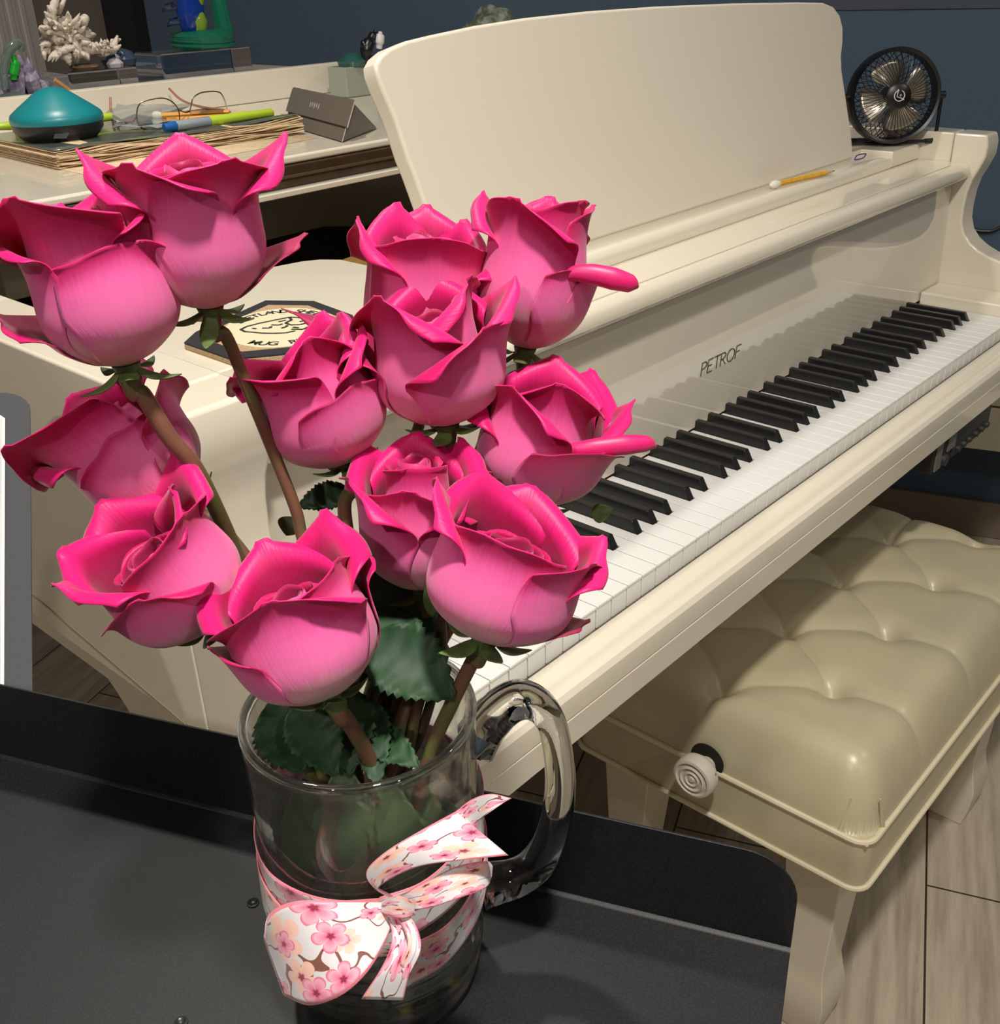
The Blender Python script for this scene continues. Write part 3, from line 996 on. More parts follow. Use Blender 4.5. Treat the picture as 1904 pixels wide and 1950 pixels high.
# ------------------------------------------------------------------ ribbon with blossoms
def ribbon_material():
    m = bpy.data.materials.new('blossom_ribbon')
    m.use_nodes = True
    nt = m.node_tree
    N = nt.nodes.new
    L = nt.links.new
    bs = nt.nodes['Principled BSDF']
    bs.inputs['Roughness'].default_value = 0.45
    bs.inputs['Sheen Weight'].default_value = 0.3
    uv = N('ShaderNodeUVMap'); uv.uv_map = 'uv'
    def math_(op, a, b_=None, c=None):
        n = N('ShaderNodeMath'); n.operation = op
        for i, x in enumerate((a, b_, c)):
            if x is None: continue
            if isinstance(x, (int, float)): n.inputs[i].default_value = x
            else: L(x, n.inputs[i])
        return n.outputs[0]
    def flowers(scale, off, r0, cols, base):
        mp = N('ShaderNodeMapping'); mp.inputs['Scale'].default_value = (scale, scale, 1); mp.inputs['Location'].default_value = off
        L(uv.outputs['UV'], mp.inputs['Vector'])
        vo = N('ShaderNodeTexVoronoi'); vo.voronoi_dimensions = '2D'; vo.inputs['Scale'].default_value = 1; vo.inputs['Randomness'].default_value = 0.62
        L(mp.outputs['Vector'], vo.inputs['Vector'])
        sb = N('ShaderNodeVectorMath'); sb.operation = 'SUBTRACT'
        L(mp.outputs['Vector'], sb.inputs[0]); L(vo.outputs['Position'], sb.inputs[1])
        sx = N('ShaderNodeSeparateXYZ'); L(sb.outputs[0], sx.inputs[0])
        sc_ = N('ShaderNodeSeparateColor'); L(vo.outputs['Color'], sc_.inputs[0])
        ang = math_('ARCTAN2', sx.outputs[1], sx.outputs[0])
        ang = math_('ADD', ang, math_('MULTIPLY', sc_.outputs[0], 6.28))
        pet = math_('ABSOLUTE', math_('COSINE', math_('MULTIPLY', ang, 2.5)))
        pet = math_('POWER', pet, 0.45)
        rad = math_('MULTIPLY', math_('ADD', math_('MULTIPLY', pet, 0.62), 0.38), math_('ADD', math_('MULTIPLY', sc_.outputs[1], r0 * 0.55), r0 * 0.6))
        q = math_('DIVIDE', vo.outputs['Distance'], rad)
        rp = N('ShaderNodeValToRGB')
        cr = rp.color_ramp
        cr.elements[0].position = 0; cr.elements[0].color = (*cols[0], 1)
        cr.elements[1].position = 1; cr.elements[1].color = (*cols[3], 1)
        e = cr.elements.new(0.16); e.color = (*cols[0], 1)
        e = cr.elements.new(0.30); e.color = (*cols[1], 1)
        e = cr.elements.new(0.80); e.color = (*cols[2], 1)
        L(q, rp.inputs[0])
        mk = math_('LESS_THAN', q, 1.0)
        on_ = math_('LESS_THAN', sc_.outputs[2], 0.82)
        mk = math_('MULTIPLY', mk, on_)
        mx = N('ShaderNodeMix'); mx.data_type = 'RGBA'
        L(mk, mx.inputs[0]); mx.inputs[7].default_value = (1, 1, 1, 1)
        if isinstance(base, tuple): mx.inputs[6].default_value = (*base, 1)
        else: L(base, mx.inputs[6])
        L(rp.outputs[0], mx.inputs[7])
        return mx.outputs[2]
    # twigs
    nz = N('ShaderNodeTexNoise'); nz.inputs['Scale'].default_value = 40; nz.inputs['Detail'].default_value = 1.5
    L(uv.outputs['UV'], nz.inputs['Vector'])
    tw = math_('LESS_THAN', math_('ABSOLUTE', math_('SUBTRACT', nz.outputs[0], 0.5)), 0.010)
    mx = N('ShaderNodeMix'); mx.data_type = 'RGBA'
    L(tw, mx.inputs[0]); mx.inputs[6].default_value = (0.66, 0.63, 0.66, 1); mx.inputs[7].default_value = (0.20, 0.07, 0.05, 1)
    c = flowers(46, (0.3, 0.1, 0), 0.40, ((0.25, 0.02, 0.05), (0.80, 0.42, 0.36), (0.82, 0.52, 0.44), (0.82, 0.50, 0.42)), mx.outputs[2])
    c = flowers(56, (0.65, 0.4, 0), 0.44, ((0.25, 0.01, 0.04), (0.72, 0.16, 0.28), (0.80, 0.38, 0.48), (0.65, 0.10, 0.22)), c)
    sx = N('ShaderNodeSeparateXYZ'); L(uv.outputs['UV'], sx.inputs[0])
    at_ = N('ShaderNodeAttribute'); at_.attribute_name = 'edge'
    ed = math_('GREATER_THAN', at_.outputs['Fac'], 0.93)
    mx = N('ShaderNodeMix'); mx.data_type = 'RGBA'
    L(ed, mx.inputs[0]); L(c, mx.inputs[6]); mx.inputs[7].default_value = (0.78, 0.20, 0.26, 1)
    L(mx.outputs[2], bs.inputs['Base Color'])
    return m
RIB = ribbon_material()
RW = 0.038


def strip(name, A, B, parent, n=7, m=14, len_scale=1.0, uoff=0.0, th=0.0004):
    """ribbon between two 3-D rails"""
    A = spline(A, n); B = spline(B, n)
    k = min(len(A), len(B))
    rows = []
    uvs = []
    acc = 0
    for i in range(k):
        if i:
            acc += ((A[i] - A[i - 1]).length + (B[i] - B[i - 1]).length) / 2
        rows.append([lerp(A[i], B[i], j / m) for j in range(m + 1)])
        uvs.append([(acc + uoff, j / m * RW) for j in range(m + 1)])
    me = bpy.data.meshes.new(name)
    vs = [tuple(p) for r in rows for p in r]
    fs = [(i * (m + 1) + j, i * (m + 1) + j + 1, (i + 1) * (m + 1) + j + 1, (i + 1) * (m + 1) + j) for i in range(k - 1) for j in range(m)]
    me.from_pydata(vs, [], fs)
    me.materials.append(RIB)
    lay = me.uv_layers.new(name='uv')
    fl = [q for r in uvs for q in r]
    for l in me.loops:
        lay.data[l.index].uv = fl[l.vertex_index]
    at_ = me.attributes.new('edge', 'FLOAT', 'POINT')
    at_.data.foreach_set('value', [abs(2 * j / m - 1) for r in rows for j in range(m + 1)])
    me.shade_smooth()
    o = bpy.data.objects.new(name, me)
    COL.objects.link(o)
    md = o.modifiers.new('thickness', 'SOLIDIFY'); md.thickness = th; md.offset = 0
    o.parent = parent
    return o


bow = thing('ribbon_bow', 'white ribbon printed with pink cherry blossoms tied in a bow round the mug', 'ribbon')
# band round the mug: angle 0 faces the camera, +90 image right
vc = Vector((CP[0] - MC.x, CP[1] - MC.y, 0)).normalized()
vr = Vector((vc.y, -vc.x, 0)); vr = vr if vr.dot(Vector((0.67, -0.75, 0))) > 0 else -vr
def mring(deg, z, r=RM + 0.0012):
    a = math.radians(deg)
    return Vector((MC.x, MC.y, 0)) + vc * (r * math.cos(a)) + vr * (r * math.sin(a)) + UP * z
def zt_band(d):
    return 0.2005 + 0.010 * math.cos(math.radians(d) + 2.35)
A = [mring(d, 0.2010 + 0.0075 * math.cos(math.radians(d - 145)), RM + 0.0013 + 0.0006 * math.sin(d * .09)) for d in range(0, 361, 20)]
B = [mring(d, 0.1745 + 0.0085 * math.cos(math.radians(d - 130)), RM + 0.0018 + 0.0008 * math.sin(d * .13 + 1)) for d in range(0, 361, 20)]
strip('band', A, B, bow)
A = [mring(d, z, r) for d, z, r in ((-100, 0.190, .0485), (-70, 0.186, .0492), (-45, 0.181, .0500), (-20, 0.177, .0510), (4, 0.175, .0535))]
B = [mring(d, z, r) for d, z, r in ((-100, 0.172, .0485), (-70, 0.166, .0500), (-45, 0.165, .0520), (-20, 0.168, .0535), (4, 0.170, .0545))]
strip('band', A, B, bow, uoff=.11)
A = [mring(d, z, r) for d, z, r in ((8, 0.171, .053), (30, 0.171, .0515), (55, 0.176, .050), (80, 0.180, .0488), (100, 0.183, .0484))]
B = [mring(d, z, r) for d, z, r in ((8, 0.146, .0505), (30, 0.147, .0490), (55, 0.153, .0488), (80, 0.160, .0486), (100, 0.166, .0484))]
strip('band', A, B, bow, uoff=.23)
D = 0.383
def P(*t):
    return [at(*q) for q in t]
# big left loop (goes out and comes back behind itself)
strip('loop', P((742, 1718, .378), (690, 1716, .372), (620, 1714, .366), (555, 1718, .366), (512, 1742, .372), (503, 1790, .382)),
      P((752, 1738, .378), (735, 1790, .370), (700, 1850, .362), (650, 1895, .360), (590, 1914, .366), (540, 1895, .378)), bow, uoff=.02)
strip('loop', P((503, 1790, .382), (510, 1770, .392), (560, 1745, .398), (640, 1732, .398), (742, 1726, .384)),
      P((540, 1895, .378), (570, 1900, .390), (640, 1880, .398), (700, 1800, .396), (760, 1742, .384)), bow, uoff=.33)
# upper right loop
strip('loop', P((748, 1712, .378), (712, 1690, .371), (698, 1660, .366), (735, 1622, .364), (800, 1582, .366), (868, 1545, .372)),
      P((764, 1716, .378), (740, 1702, .374), (722, 1688, .370), (790, 1652, .366), (880, 1638, .366), (968, 1629, .372)), bow, uoff=.47)
strip('loop', P((868, 1545, .3725), (900, 1522, .382), (935, 1512, .390), (974, 1520, .392)),
      P((900, 1573, .3735), (906, 1566, .382), (925, 1552, .389), (960, 1528, .391)), bow, uoff=.61)
strip('loop', P((760, 1706, .378), (810, 1680, .372), (870, 1650, .372), (925, 1640, .380), (938, 1650, .392)),
      P((770, 1734, .378), (820, 1728, .372), (880, 1708, .370), (925, 1690, .377), (936, 1668, .390)), bow, uoff=.71)
# hanging tails
strip('tail', P((735, 1738, .377), (746, 1775, .369), (742, 1810, .364), (722, 1850, .362), (688, 1902, .366)),
      P((772, 1740, .377), (784, 1775, .368), (786, 1815, .362), (780, 1850, .360), (768, 1904, .364)), bow, uoff=.81)
strip('loop', P((752, 1742, .377), (770, 1770, .366), (776, 1800, .360), (762, 1835, .360)),
      P((776, 1736, .377), (797, 1775, .366), (800, 1812, .361), (778, 1858, .361)), bow, uoff=.93)
b = MB()
kn = at(752, 1722, .374)
strip('knot', P((728, 1716, .372), (745, 1708, .367), (765, 1706, .367), (786, 1718, .372)),
      P((726, 1736, .374), (745, 1745, .369), (768, 1748, .369), (790, 1742, .374)), bow, uoff=.99)

# ------------------------------------------------------------------ roses
def petal_material(name, stops, rough=0.5):
    m = bpy.data.materials.new(name)
    m.use_nodes = True
    nt = m.node_tree
    N = nt.nodes.new
    L = nt.links.new
    bs = nt.nodes['Principled BSDF']
    bs.inputs['Roughness'].default_value = rough
    bs.inputs['Specular IOR Level'].default_value = 0.25
    bs.inputs['Sheen Weight'].default_value = 0.15
    bs.inputs['Subsurface Weight'].default_value = 0.12
    bs.inputs['Subsurface Radius'].default_value = (0.006, 0.001, 0.002)
    bs.inputs['Subsurface Scale'].default_value = 0.4
    a = N('ShaderNodeAttribute'); a.attribute_name = 'tone'
    tc = N('ShaderNodeTexCoord')
    uv = N('ShaderNodeUVMap'); uv.uv_map = 'uv'
    n = N('ShaderNodeTexNoise'); n.inputs['Scale'].default_value = 45; n.inputs['Detail'].default_value = 3
    L(tc.outputs['Object'], n.inputs['Vector'])
    mp = N('ShaderNodeMapping'); mp.inputs['Scale'].default_value = (34, 2.2, 1)
    L(uv.outputs['UV'], mp.inputs['Vector'])
    vn = N('ShaderNodeTexNoise'); vn.inputs['Scale'].default_value = 1.6; vn.inputs['Detail'].default_value = 4
    L(mp.outputs['Vector'], vn.inputs['Vector'])
    ad = N('ShaderNodeMath'); ad.operation = 'MULTIPLY_ADD'
    L(n.outputs['Fac'], ad.inputs[0]); ad.inputs[1].default_value = 0.16
    L(a.outputs['Fac'], ad.inputs[2])
    ad2 = N('ShaderNodeMath'); ad2.operation = 'MULTIPLY_ADD'
    L(vn.outputs['Fac'], ad2.inputs[0]); ad2.inputs[1].default_value = 0.14
    L(ad.outputs[0], ad2.inputs[2])
    sb = N('ShaderNodeMath'); sb.operation = 'SUBTRACT'
    L(ad2.outputs[0], sb.inputs[0]); sb.inputs[1].default_value = 0.15
    r = N('ShaderNodeValToRGB')
    cr = r.color_ramp
    cr.elements[0].position = stops[0][0]; cr.elements[0].color = (*stops[0][1], 1)
    cr.elements[1].position = stops[-1][0]; cr.elements[1].color = (*stops[-1][1], 1)
    for p, c in stops[1:-1]:
        e = cr.elements.new(p); e.color = (*c, 1)
    L(sb.outputs[0], r.inputs[0])
    L(r.outputs[0], bs.inputs['Base Color'])
    bp = N('ShaderNodeBump'); bp.inputs['Strength'].default_value = 0.25; bp.inputs['Distance'].default_value = 0.0006
    L(vn.outputs['Fac'], bp.inputs['Height']); L(bp.outputs[0], bs.inputs['Normal'])
    return m


P_OUT = petal_material('petal_outside', [(0.0, (0.50, 0.50, 0.26)), (0.10, (0.66, 0.38, 0.40)), (0.24, (0.74, 0.16, 0.38)), (0.55, (0.72, 0.095, 0.32)), (0.78, (0.50, 0.024, 0.15)), (1.0, (0.46, 0.004, 0.10))])
P_IN = petal_material('petal_inside', [(0.0, (0.6, 0.35, 0.25)), (0.3, (0.36, 0.018, 0.095)), (0.74, (0.33, 0.002, 0.062)), (0.88, (0.50, 0.004, 0.115)), (1.0, (0.64, 0.007, 0.155))], 0.45)  # light contrast put into the colour: shaded inside darker, rolled rims brighter

RPROF = [(0, .16), (.04, .42), (.10, .64), (.18, .84), (.28, .96), (.38, 1.0), (.50, .98), (.62, .92), (.75, .86), (.88, .86), (1.0, .92), (1.15, 1.05)]
def rprof(t):
    if t <= 0: return RPROF[0][1]
    for i in range(len(RPROF) - 1):
        a, c = RPROF[i], RPROF[i + 1]
        if t <= c[0]:
            f = (t - a[0]) / (c[0] - a[0])
            p0 = RPROF[max(0, i - 1)]; p3 = RPROF[min(len(RPROF) - 1, i + 2)]
            m0 = (c[1] - p0[1]) / (c[0] - p0[0]) * (c[0] - a[0]); m1 = (p3[1] - a[1]) / (p3[0] - a[0]) * (c[0] - a[0])
            return (2 * f ** 3 - 3 * f * f + 1) * a[1] + (f ** 3 - 2 * f * f + f) * m0 + (3 * f * f - 2 * f ** 3) * c[1] + (f ** 3 - f * f) * m1
    return RPROF[-1][1]


def petal(T, H, R, phi, W, h=1.0, rs=1.0, fl=0.0, roll=0.0036, fold=(0.62, 0.62), curl=2.6, wob=0.0, close=0.0, nu=30, nv=34, tip=0.05, name='petal', parent=None, lean=0.0, seed=0):
    """T maps rose space to the world. phi direction (deg), W half width (m), h tip height (fraction of H), rs radial scale,
    fl flare, fold = height fraction of the petal side where the rim starts to roll back (left, right)"""
    rnd = random.Random(seed)
    ph0, ph1 = rnd.random() * 6, rnd.random() * 6
    def S(s, t):
        tt = t / H
        r = R * rs * rprof(tt)
        if close:
            r *= 1 - close * max(0, tt - 0.4) ** 1.5
        r += fl * 0.26 * H * max(0.0, (tt / h - 0.45) / 0.55) ** 2
        r += wob * math.sin(s / W * 3 + ph0) * max(0, tt)
        ra = max(r, R * rs * 0.55)
        a = s / ra
        edge = (abs(s) / W) ** 2
        return Vector((r * math.cos(a) , r * math.sin(a), t)) + Vector((lean * max(0, tt) ** 2 * H, 0, 0))
    def frame(s, t):
        e = 1e-4
        p = S(s, t)
        Ts = (S(s + e, t) - p).normalized(); Tt = (S(s, t + e) - p).normalized()
        n = Ts.cross(Tt).normalized()
        return p, Ts, Tt, n
    rot = Matrix.Rotation(math.radians(phi), 4, 'Z')
    hh = h * H
    folds = []
    for sgn, fy in ((-1, fold[0]), (1, fold[1])):
        # line from the tip (0,hh) to (sgn*W, fy*hh)
        a = np.array([0.0, hh * 0.955]); c = np.array([sgn * W * 1.02, fy * hh])
        d = (c - a) / np.linalg.norm(c - a)
        pr = np.array([-d[1], d[0]])
        if pr[1] < 0: pr = -pr
        folds.append((a, d, pr))
    vs, tone, uvs = [], [], []
    for j in range(nv + 1):
        v = j / nv
        for i in range(nu + 1):
            u = 2 * i / nu - 1
            wf = 0.34 + 0.66 * min(1, (v / 0.55)) ** 0.75 if v < 0.55 else 1.0 - 0.10 * ((v - 0.55) / 0.45) ** 2
            s = u * W * wf
            top = hh * (1 - tip * 0.4 - (0.10) * u * u) + hh * tip * 0.4 * max(0, 1 - abs(u) * 3)
            t = top * v + 0.0006 * math.sin(u * 9 + ph1) * v
            q = np.array([s, t])
            best = None
            for a, d, pr in folds:
                dist = float((q - a) @ pr)
                al = float((q - a) @ d)
                if dist > 0 and al > -0.004:
                    if best is None or dist < best[0]:
                        best = (dist, a, d, pr)
            p, Ts, Tt, n = frame(s, t)
            rolled = 0
            if best and roll:
                dist, a, d, pr = best
                foot = q - pr * dist
                p, Ts, Tt, n = frame(float(foot[0]), float(foot[1]))
                e = (Ts * float(pr[0]) + Tt * float(pr[1])).normalized()
                rho = roll
                ang = min(dist / rho, curl)
                rest = max(0, dist - curl * rho)
                p = p + e * (rho * math.sin(ang)) + n * (rho * (1 - math.cos(ang)))
                p = p + (e * math.cos(ang) + n * math.sin(ang)) * rest
                rolled = min(1, dist / 0.004)
            vs.append(T @ (rot @ p))
            tn = 0.06 + 0.80 * (t / H) ** 1.35 + 0.16 * abs(u) ** 3 * min(1, v * 2)
            dmin = min([max(0.0, -float((q - a) @ pr)) for a, d, pr in folds])
            if roll: tn += 0.30 * math.exp(-dmin / 0.004)
            tone.append(min(1, max(tn, 0.9 * rolled if rolled else 0)))
            uvs.append((0.5 + 0.5 * u, v))
    me = bpy.data.meshes.new(name)
    me.from_pydata([tuple(p) for p in vs], [], [(j * (nu + 1) + i, j * (nu + 1) + i + 1, (j + 1) * (nu + 1) + i + 1, (j + 1) * (nu + 1) + i) for j in range(nv) for i in range(nu)])
    me.materials.append(P_OUT); me.materials.append(P_IN)
    at_ = me.attributes.new('tone', 'FLOAT', 'POINT'); at_.data.foreach_set('value', tone)
    lay = me.uv_layers.new(name='uv')
    for l in me.loops: lay.data[l.index].uv = uvs[l.vertex_index]
    me.shade_smooth()
    o = bpy.data.objects.new(name, me); COL.objects.link(o)
    md = o.modifiers.new('thickness', 'SOLIDIFY'); md.thickness = 0.00045; md.offset = -1; md.material_offset = 1; md.material_offset_rim = 1
    o.parent = parent
    return o


def leaf(a, c, wdt, parent, nrm=None, name='leaf', m=None, cup=0.25, serr=True, n=26):
    """serrated leaf from a to c (world)"""
    m = m or LEAFM
    a, c = Vector(a), Vector(c)
    ax = (c - a); Ln = ax.length; ax.normalize()
    nrm = Vector(nrm) if nrm is not None else (Vector(CP) - (a + c) / 2)
    sd_ = ax.cross(nrm).normalized(); nn_ = sd_.cross(ax).normalized()
    rows = []
    for i in range(n + 1):
        t = i / n
        w_ = wdt * (math.sin(pi * min(1, t * 1.0) ** 0.85)) ** 0.8 * (1 - 0.25 * t)
        if serr and 0 < i < n: w_ *= (1.06 if i % 2 else 0.93)
        row = []
        for k in range(-4, 5):
            q = k / 4
            arch = 0.10 * Ln * math.sin(pi * t)
            row.append(a + ax * (Ln * t + (0.02 * Ln if abs(k) == 4 and i % 2 and serr else 0)) + sd_ * (w_ * q) + nn_ * (arch + cup * w_ * q * q + (0.0008 * math.sin(t * 30 + abs(q) * 4) * abs(q) if serr else 0)))
        rows.append(row)
    b = MB(); b.grid(rows)
    return b.build(name, m, parent, solid=0.0004, smooth=0)


ROSE_N = [0]
def rose(label, base, tip, H, R, spin, outer, stem, smat=STEMR, sr=0.0028, inner=True, sep=5, sepal_out=0.5, bulge=1.0, core=0.85, leaves=()):
    """base, tip: (px, py, depth). outer: list of petal dicts; phi 0 faces the camera, 90 is image right"""
    t = thing('rose', label, 'rose', None)
    Bp = at(*base); Tp = at(*tip)
    ax = (Tp - Bp).normalized()
    toc = (Vector(CP) - Bp); X = (toc - ax * toc.dot(ax)).normalized()
    Y = ax.cross(X)
    imr = Vector(M[0]); 
    if Y.dot(imr) < 0: pass
    T = Matrix(((X.x, Y.x, ax.x, Bp.x), (X.y, Y.y, ax.y, Bp.y), (X.z, Y.z, ax.z, Bp.z), (0, 0, 0, 1)))
    sg = 1 if Y.dot(imr) > 0 else -1
    k = ROSE_N[0]; ROSE_N[0] += 1
    if inner:
        for i, (ph, rs, h, cl) in enumerate(((0, .30, core + .00, .5), (130, .36, core + .02, .45), (250, .42, core + .01, .4), (60, .52, core, .25), (190, .60, core - .01, .18), (310, .66, core, .1))):
            petal(T, H, R, sg * (ph + spin), R * rs * 2.0 + 0.004, h=h, rs=rs, close=cl, roll=0.0014 if i > 2 else 0, fold=(.84, .90), curl=1.2, nu=22, nv=20, seed=k * 20 + i, parent=t)
    for i, d in enumerate(outer):
        d = dict(d)
        ph = d.pop('phi') * sg
        W = d.pop('W', R * 1.05)
        d['rs'] = d.get('rs', 1) + 0.014 * (len(outer) - i) / len(outer) * 3 - 0.02
        petal(T, H, R, ph, W, seed=k * 31 + i + 5, parent=t, **d)
    # receptacle and sepals
    b = MB()
    b.lathe([(sr * 0.9, -0.010), (sr * 1.3, -0.006), (R * 0.17, -0.0035), (R * 0.22, 0.0), (R * 0.14, 0.0015), (0.0001, 0.002)], Bp, ax, n=16)
    b.build('receptacle', SEPAL, t)
    for i in range(sep):
        a = 2 * pi * i / sep + spin
        dr = (X * math.cos(a) + Y * math.sin(a))
        p0 = Bp - ax * 0.001 + dr * R * 0.1
        so = sepal_out if i % 2 else sepal_out * 0.6
        p1 = Bp + dr * R * (0.58 + so * 0.3) + ax * R * (0.20 - so * 0.7)
        leaf(p0, p1, R * 0.17, t, nrm=-ax, name='sepal', m=SEPAL, serr=False, n=12)
    pts = [Bp - ax * 0.004, Bp - ax * 0.011] + [Vector(q) for q in stem]
    sp_ = spline(pts, 8)
    n = len(sp_)
    b = MB(); b.tube(sp_, [lerp(sr * 1.15, sr, min(1, i / (n * .15))) for i in range(n)], 12)
    b.build('stem', smat, t)
    for lf in leaves:
        leaf(lf[0], lf[1], lf[2], t, nrm=lf[3] if len(lf) > 3 else None)
    return t


def mb(r, deg, z):
    """point inside the mug"""
    a = math.radians(deg)
    return Vector((MC.x, MC.y, 0)) + vc * (r * math.cos(a)) + vr * (r * math.sin(a)) + UP * z


def pet(phi, h=.92, rs=1.0, fl=.25, fold=(.62, .62), W=None, roll=.0036, curl=2.6, **k):
    d = dict(phi=phi, h=h, rs=rs, fl=fl, fold=fold, roll=roll, curl=curl, **k)
    if W: d['W'] = W
    return d


rose('large pink rose at the far left, leaning left, lit belly towards the camera', (240, 692, .366), (160, 425, .347), .054, .0228, 10,
     [pet(28, .78, 1.02, .10, (.80, .45), W=.028), pet(-42, 1.14, .98, .30, (.42, .72), W=.029, roll=.0045), pet(-95, .95, 1.0, .75, (.6, .7), W=.025), pet(150, 1.08, .95, .2, (.6, .7)),
      pet(85, 1.0, .97, .12, (.7, .6)), pet(-108, .44, 1.08, 1.1, (.6, .5), W=.018, roll=.005), pet(-160, 1.0, .95, .3)],
     [at(272, 752, .371), at(322, 832, .378), at(385, 915, .390), at(480, 1130, .425), mb(.022, -60, .235), mb(.010, 40, .116)], sr=.0031, sepal_out=.7)
rose('tall pink rose highest in the bouquet with flared rim and rolled petal corners', (400, 583, .375), (352, 310, .352), .057, .0222, 40,
     [pet(26, .94, 1.0, .65, (.86, .74), W=.026, roll=.0040), pet(-40, .95, 1.0, .55, (.78, .66), W=.025, roll=.0045), pet(95, .98, 1.0, 1.0, (.58, .60), W=.024, roll=.0045), pet(-95, .98, 1.0, .9, (.62, .56), W=.024, roll=.0045),
      pet(180, .98, .98, .5), pet(98, .36, 1.14, .9, (.75, .55), W=.014, roll=.004), pet(-115, .62, 1.12, .9, (.8, .6), W=.014)],
     [at(430, 640, .382), at(480, 760, .395), at(520, 860, .41), at(563, 970, .42), at(580, 1040, .425), at(640, 1230, .435), mb(.028, 160, .235), mb(.014, -60, .116)], sr=.0024, sepal_out=.9)
rose('pink rose upper middle in front of the music desk, half hidden by a lower rose', (800, 715, .462), (812, 385, .440), .070, .0250, 70,
     [pet(8, .88, 1.0, .60, (.86, .86), W=.031, roll=.0052), pet(92, .84, .98, .75, (.60, .52), W=.027, roll=.005), pet(-78, .94, 1.0, .35, (.48, .52), W=.028, roll=.005), pet(180, 1.02, .98, .2, (.7, .7)),
      pet(-150, 1.03, .92, .25, (.55, .6)), pet(-95, .36, 1.2, 1.8, (.7, .5), W=.018, roll=.004), pet(140, .95, .85, .4)],
     [at(800, 800, .47), at(760, 960, .465), mb(.018, 150, .235), mb(.02, -100, .116)], STEMR, sr=.0026)
rose('pink rose at upper right whose petal rolls out to the right like a tongue', (1000, 662, .452), (1042, 385, .434), .064, .0226, 20,
     [pet(-30, .96, 1.0, .45, (.86, .60), W=.028, roll=.0048), pet(48, .60, 1.06, .25, (.80, .90), W=.020, roll=.0030), pet(80, .60, 1.06, .35, (.86, .86), W=.020, roll=.0030), pet(100, .97, .95, .0, (.85, .85)), pet(-110, .96, .98, .6, (.56, .6)),
      pet(180, .98, .9, .1), pet(60, 1.0, .80, .0, (.85, .85))],
     [at(960, 740, .46), at(900, 900, .465), mb(.016, 120, .235), mb(.026, -60, .116)], STEMG, sr=.0026, sepal_out=.9, core=.9)
rose('pink rose in the very middle of the bouquet, petals crossing in a V', (850, 806, .425), (815, 555, .406), .056, .0250, 55,
     [pet(40, .76, 1.04, .75, (.40, .92), W=.032, roll=.0052), pet(-40, 1.02, 1.0, .35, (.55, .45), W=.029, roll=.0045), pet(95, .98, 1.0, .9, (.55, .6), W=.026, roll=.005), pet(-105, .80, 1.05, 1.0, (.6, .5), W=.024, roll=.005),
      pet(180, 1.03, .95, .1, (.6, .6)), pet(60, 1.04, .74, .12, (.5, .72))],
     [at(850, 880, .435), at(800, 1060, .45), mb(.010, 170, .235), mb(.026, -140, .116)], STEMR, sr=.0026, core=.78)
rose('pink rose left of the middle rose, leaning left above the green stem', (660, 878, .427), (562, 660, .408), .053, .0232, 15,
     [pet(32, .62, 1.03, .35, (.80, .40), W=.028, roll=.0050), pet(-58, .98, 1.04, .60, (.55, .66), W=.029, roll=.0055), pet(80, .98, 1.02, .50, (.50, .5), W=.027, roll=.005), pet(150, 1.04, .98, .5, (.6, .6)),
      pet(-120, 1.0, .98, .4, (.6, .6)), pet(15, 1.04, .82, .12, (.55, .55)), pet(110, 1.04, .86, .3)],
     [at(656, 960, .434), at(668, 1060, .437), at(684, 1190, .440), at(720, 1330, .44), mb(.006, 60, .225), mb(.024, 120, .116)], STEMG, sr=.0029, sepal_out=.3, core=.8)
rose('pink rose at right of the bouquet with long rolled rim over the black keys', (1010, 955, .440), (1052, 722, .422), .055, .0255, 33,
     [pet(36, .62, 1.05, .8, (.92, .70), W=.026, roll=.0048), pet(72, .62, 1.06, .6, (.88, .86), W=.022, roll=.004), pet(-35, .96, 1.0, .3, (.50, .45), W=.028, roll=.0052), pet(95, .90, .98, .9, (.55, .5), W=.022, roll=.0045), pet(150, .98, .98, .7, (.6, .6)),
      pet(-100, .90, 1.0, .5, (.5, .5)), pet(180, 1.04, .95, .2), pet(10, 1.02, .75, .1, (.6, .6))],
     [at(960, 1010, .445), at(900, 1120, .445), mb(.022, 90, .240), mb(.020, 0, .116)], STEMR, sr=.0026, core=.8)
rose('pink rose low at far left partly behind the big stem, petal pointing left', (350, 948, .415), (160, 780, .400), .056, .0232, 5,
     [pet(-5, .64, 1.03, .15, (.75, .75), W=.026, roll=.0030), pet(-58, 1.06, 1.04, .75, (.45, .75), W=.034, roll=.0048), pet(60, .70, 1.02, .9, (.62, .5), W=.022, roll=.005), pet(120, 1.0, .98, .5, (.6, .6)),
      pet(-120, .96, 1.0, .8, (.6, .6), W=.030), pet(180, 1.04, .95, .2)],
     [at(420, 1000, .42), at(520, 1150, .43), mb(.026, -110, .235), mb(.014, 60, .116)], STEMR, sr=.0026, core=.78)
rose('pink rose at lower left seen from above into its open heart', (400, 1180, .392), (232, 1005, .366), .052, .0236, 12,
     [pet(32, .92, 1.04, .5, (.90, .66), W=.031, roll=.0045), pet(-30, .70, 1.05, .5, (.60, .50), W=.023, roll=.004), pet(-85, .98, 1.0, .6, (.50, .56), W=.027, roll=.005), pet(180, 1.0, .98, .5, (.5, .5), W=.028, roll=.005),
      pet(118, 1.04, 1.02, 1.2, (.62, .52), W=.023, roll=.003), pet(-130, 1.0, .98, .4), pet(80, .98, .9, .2)],
     [at(440, 1210, .40), at(520, 1270, .415), mb(.027, -60, .238), mb(.018, 100, .116)], STEMR, sr=.0026, core=.7)
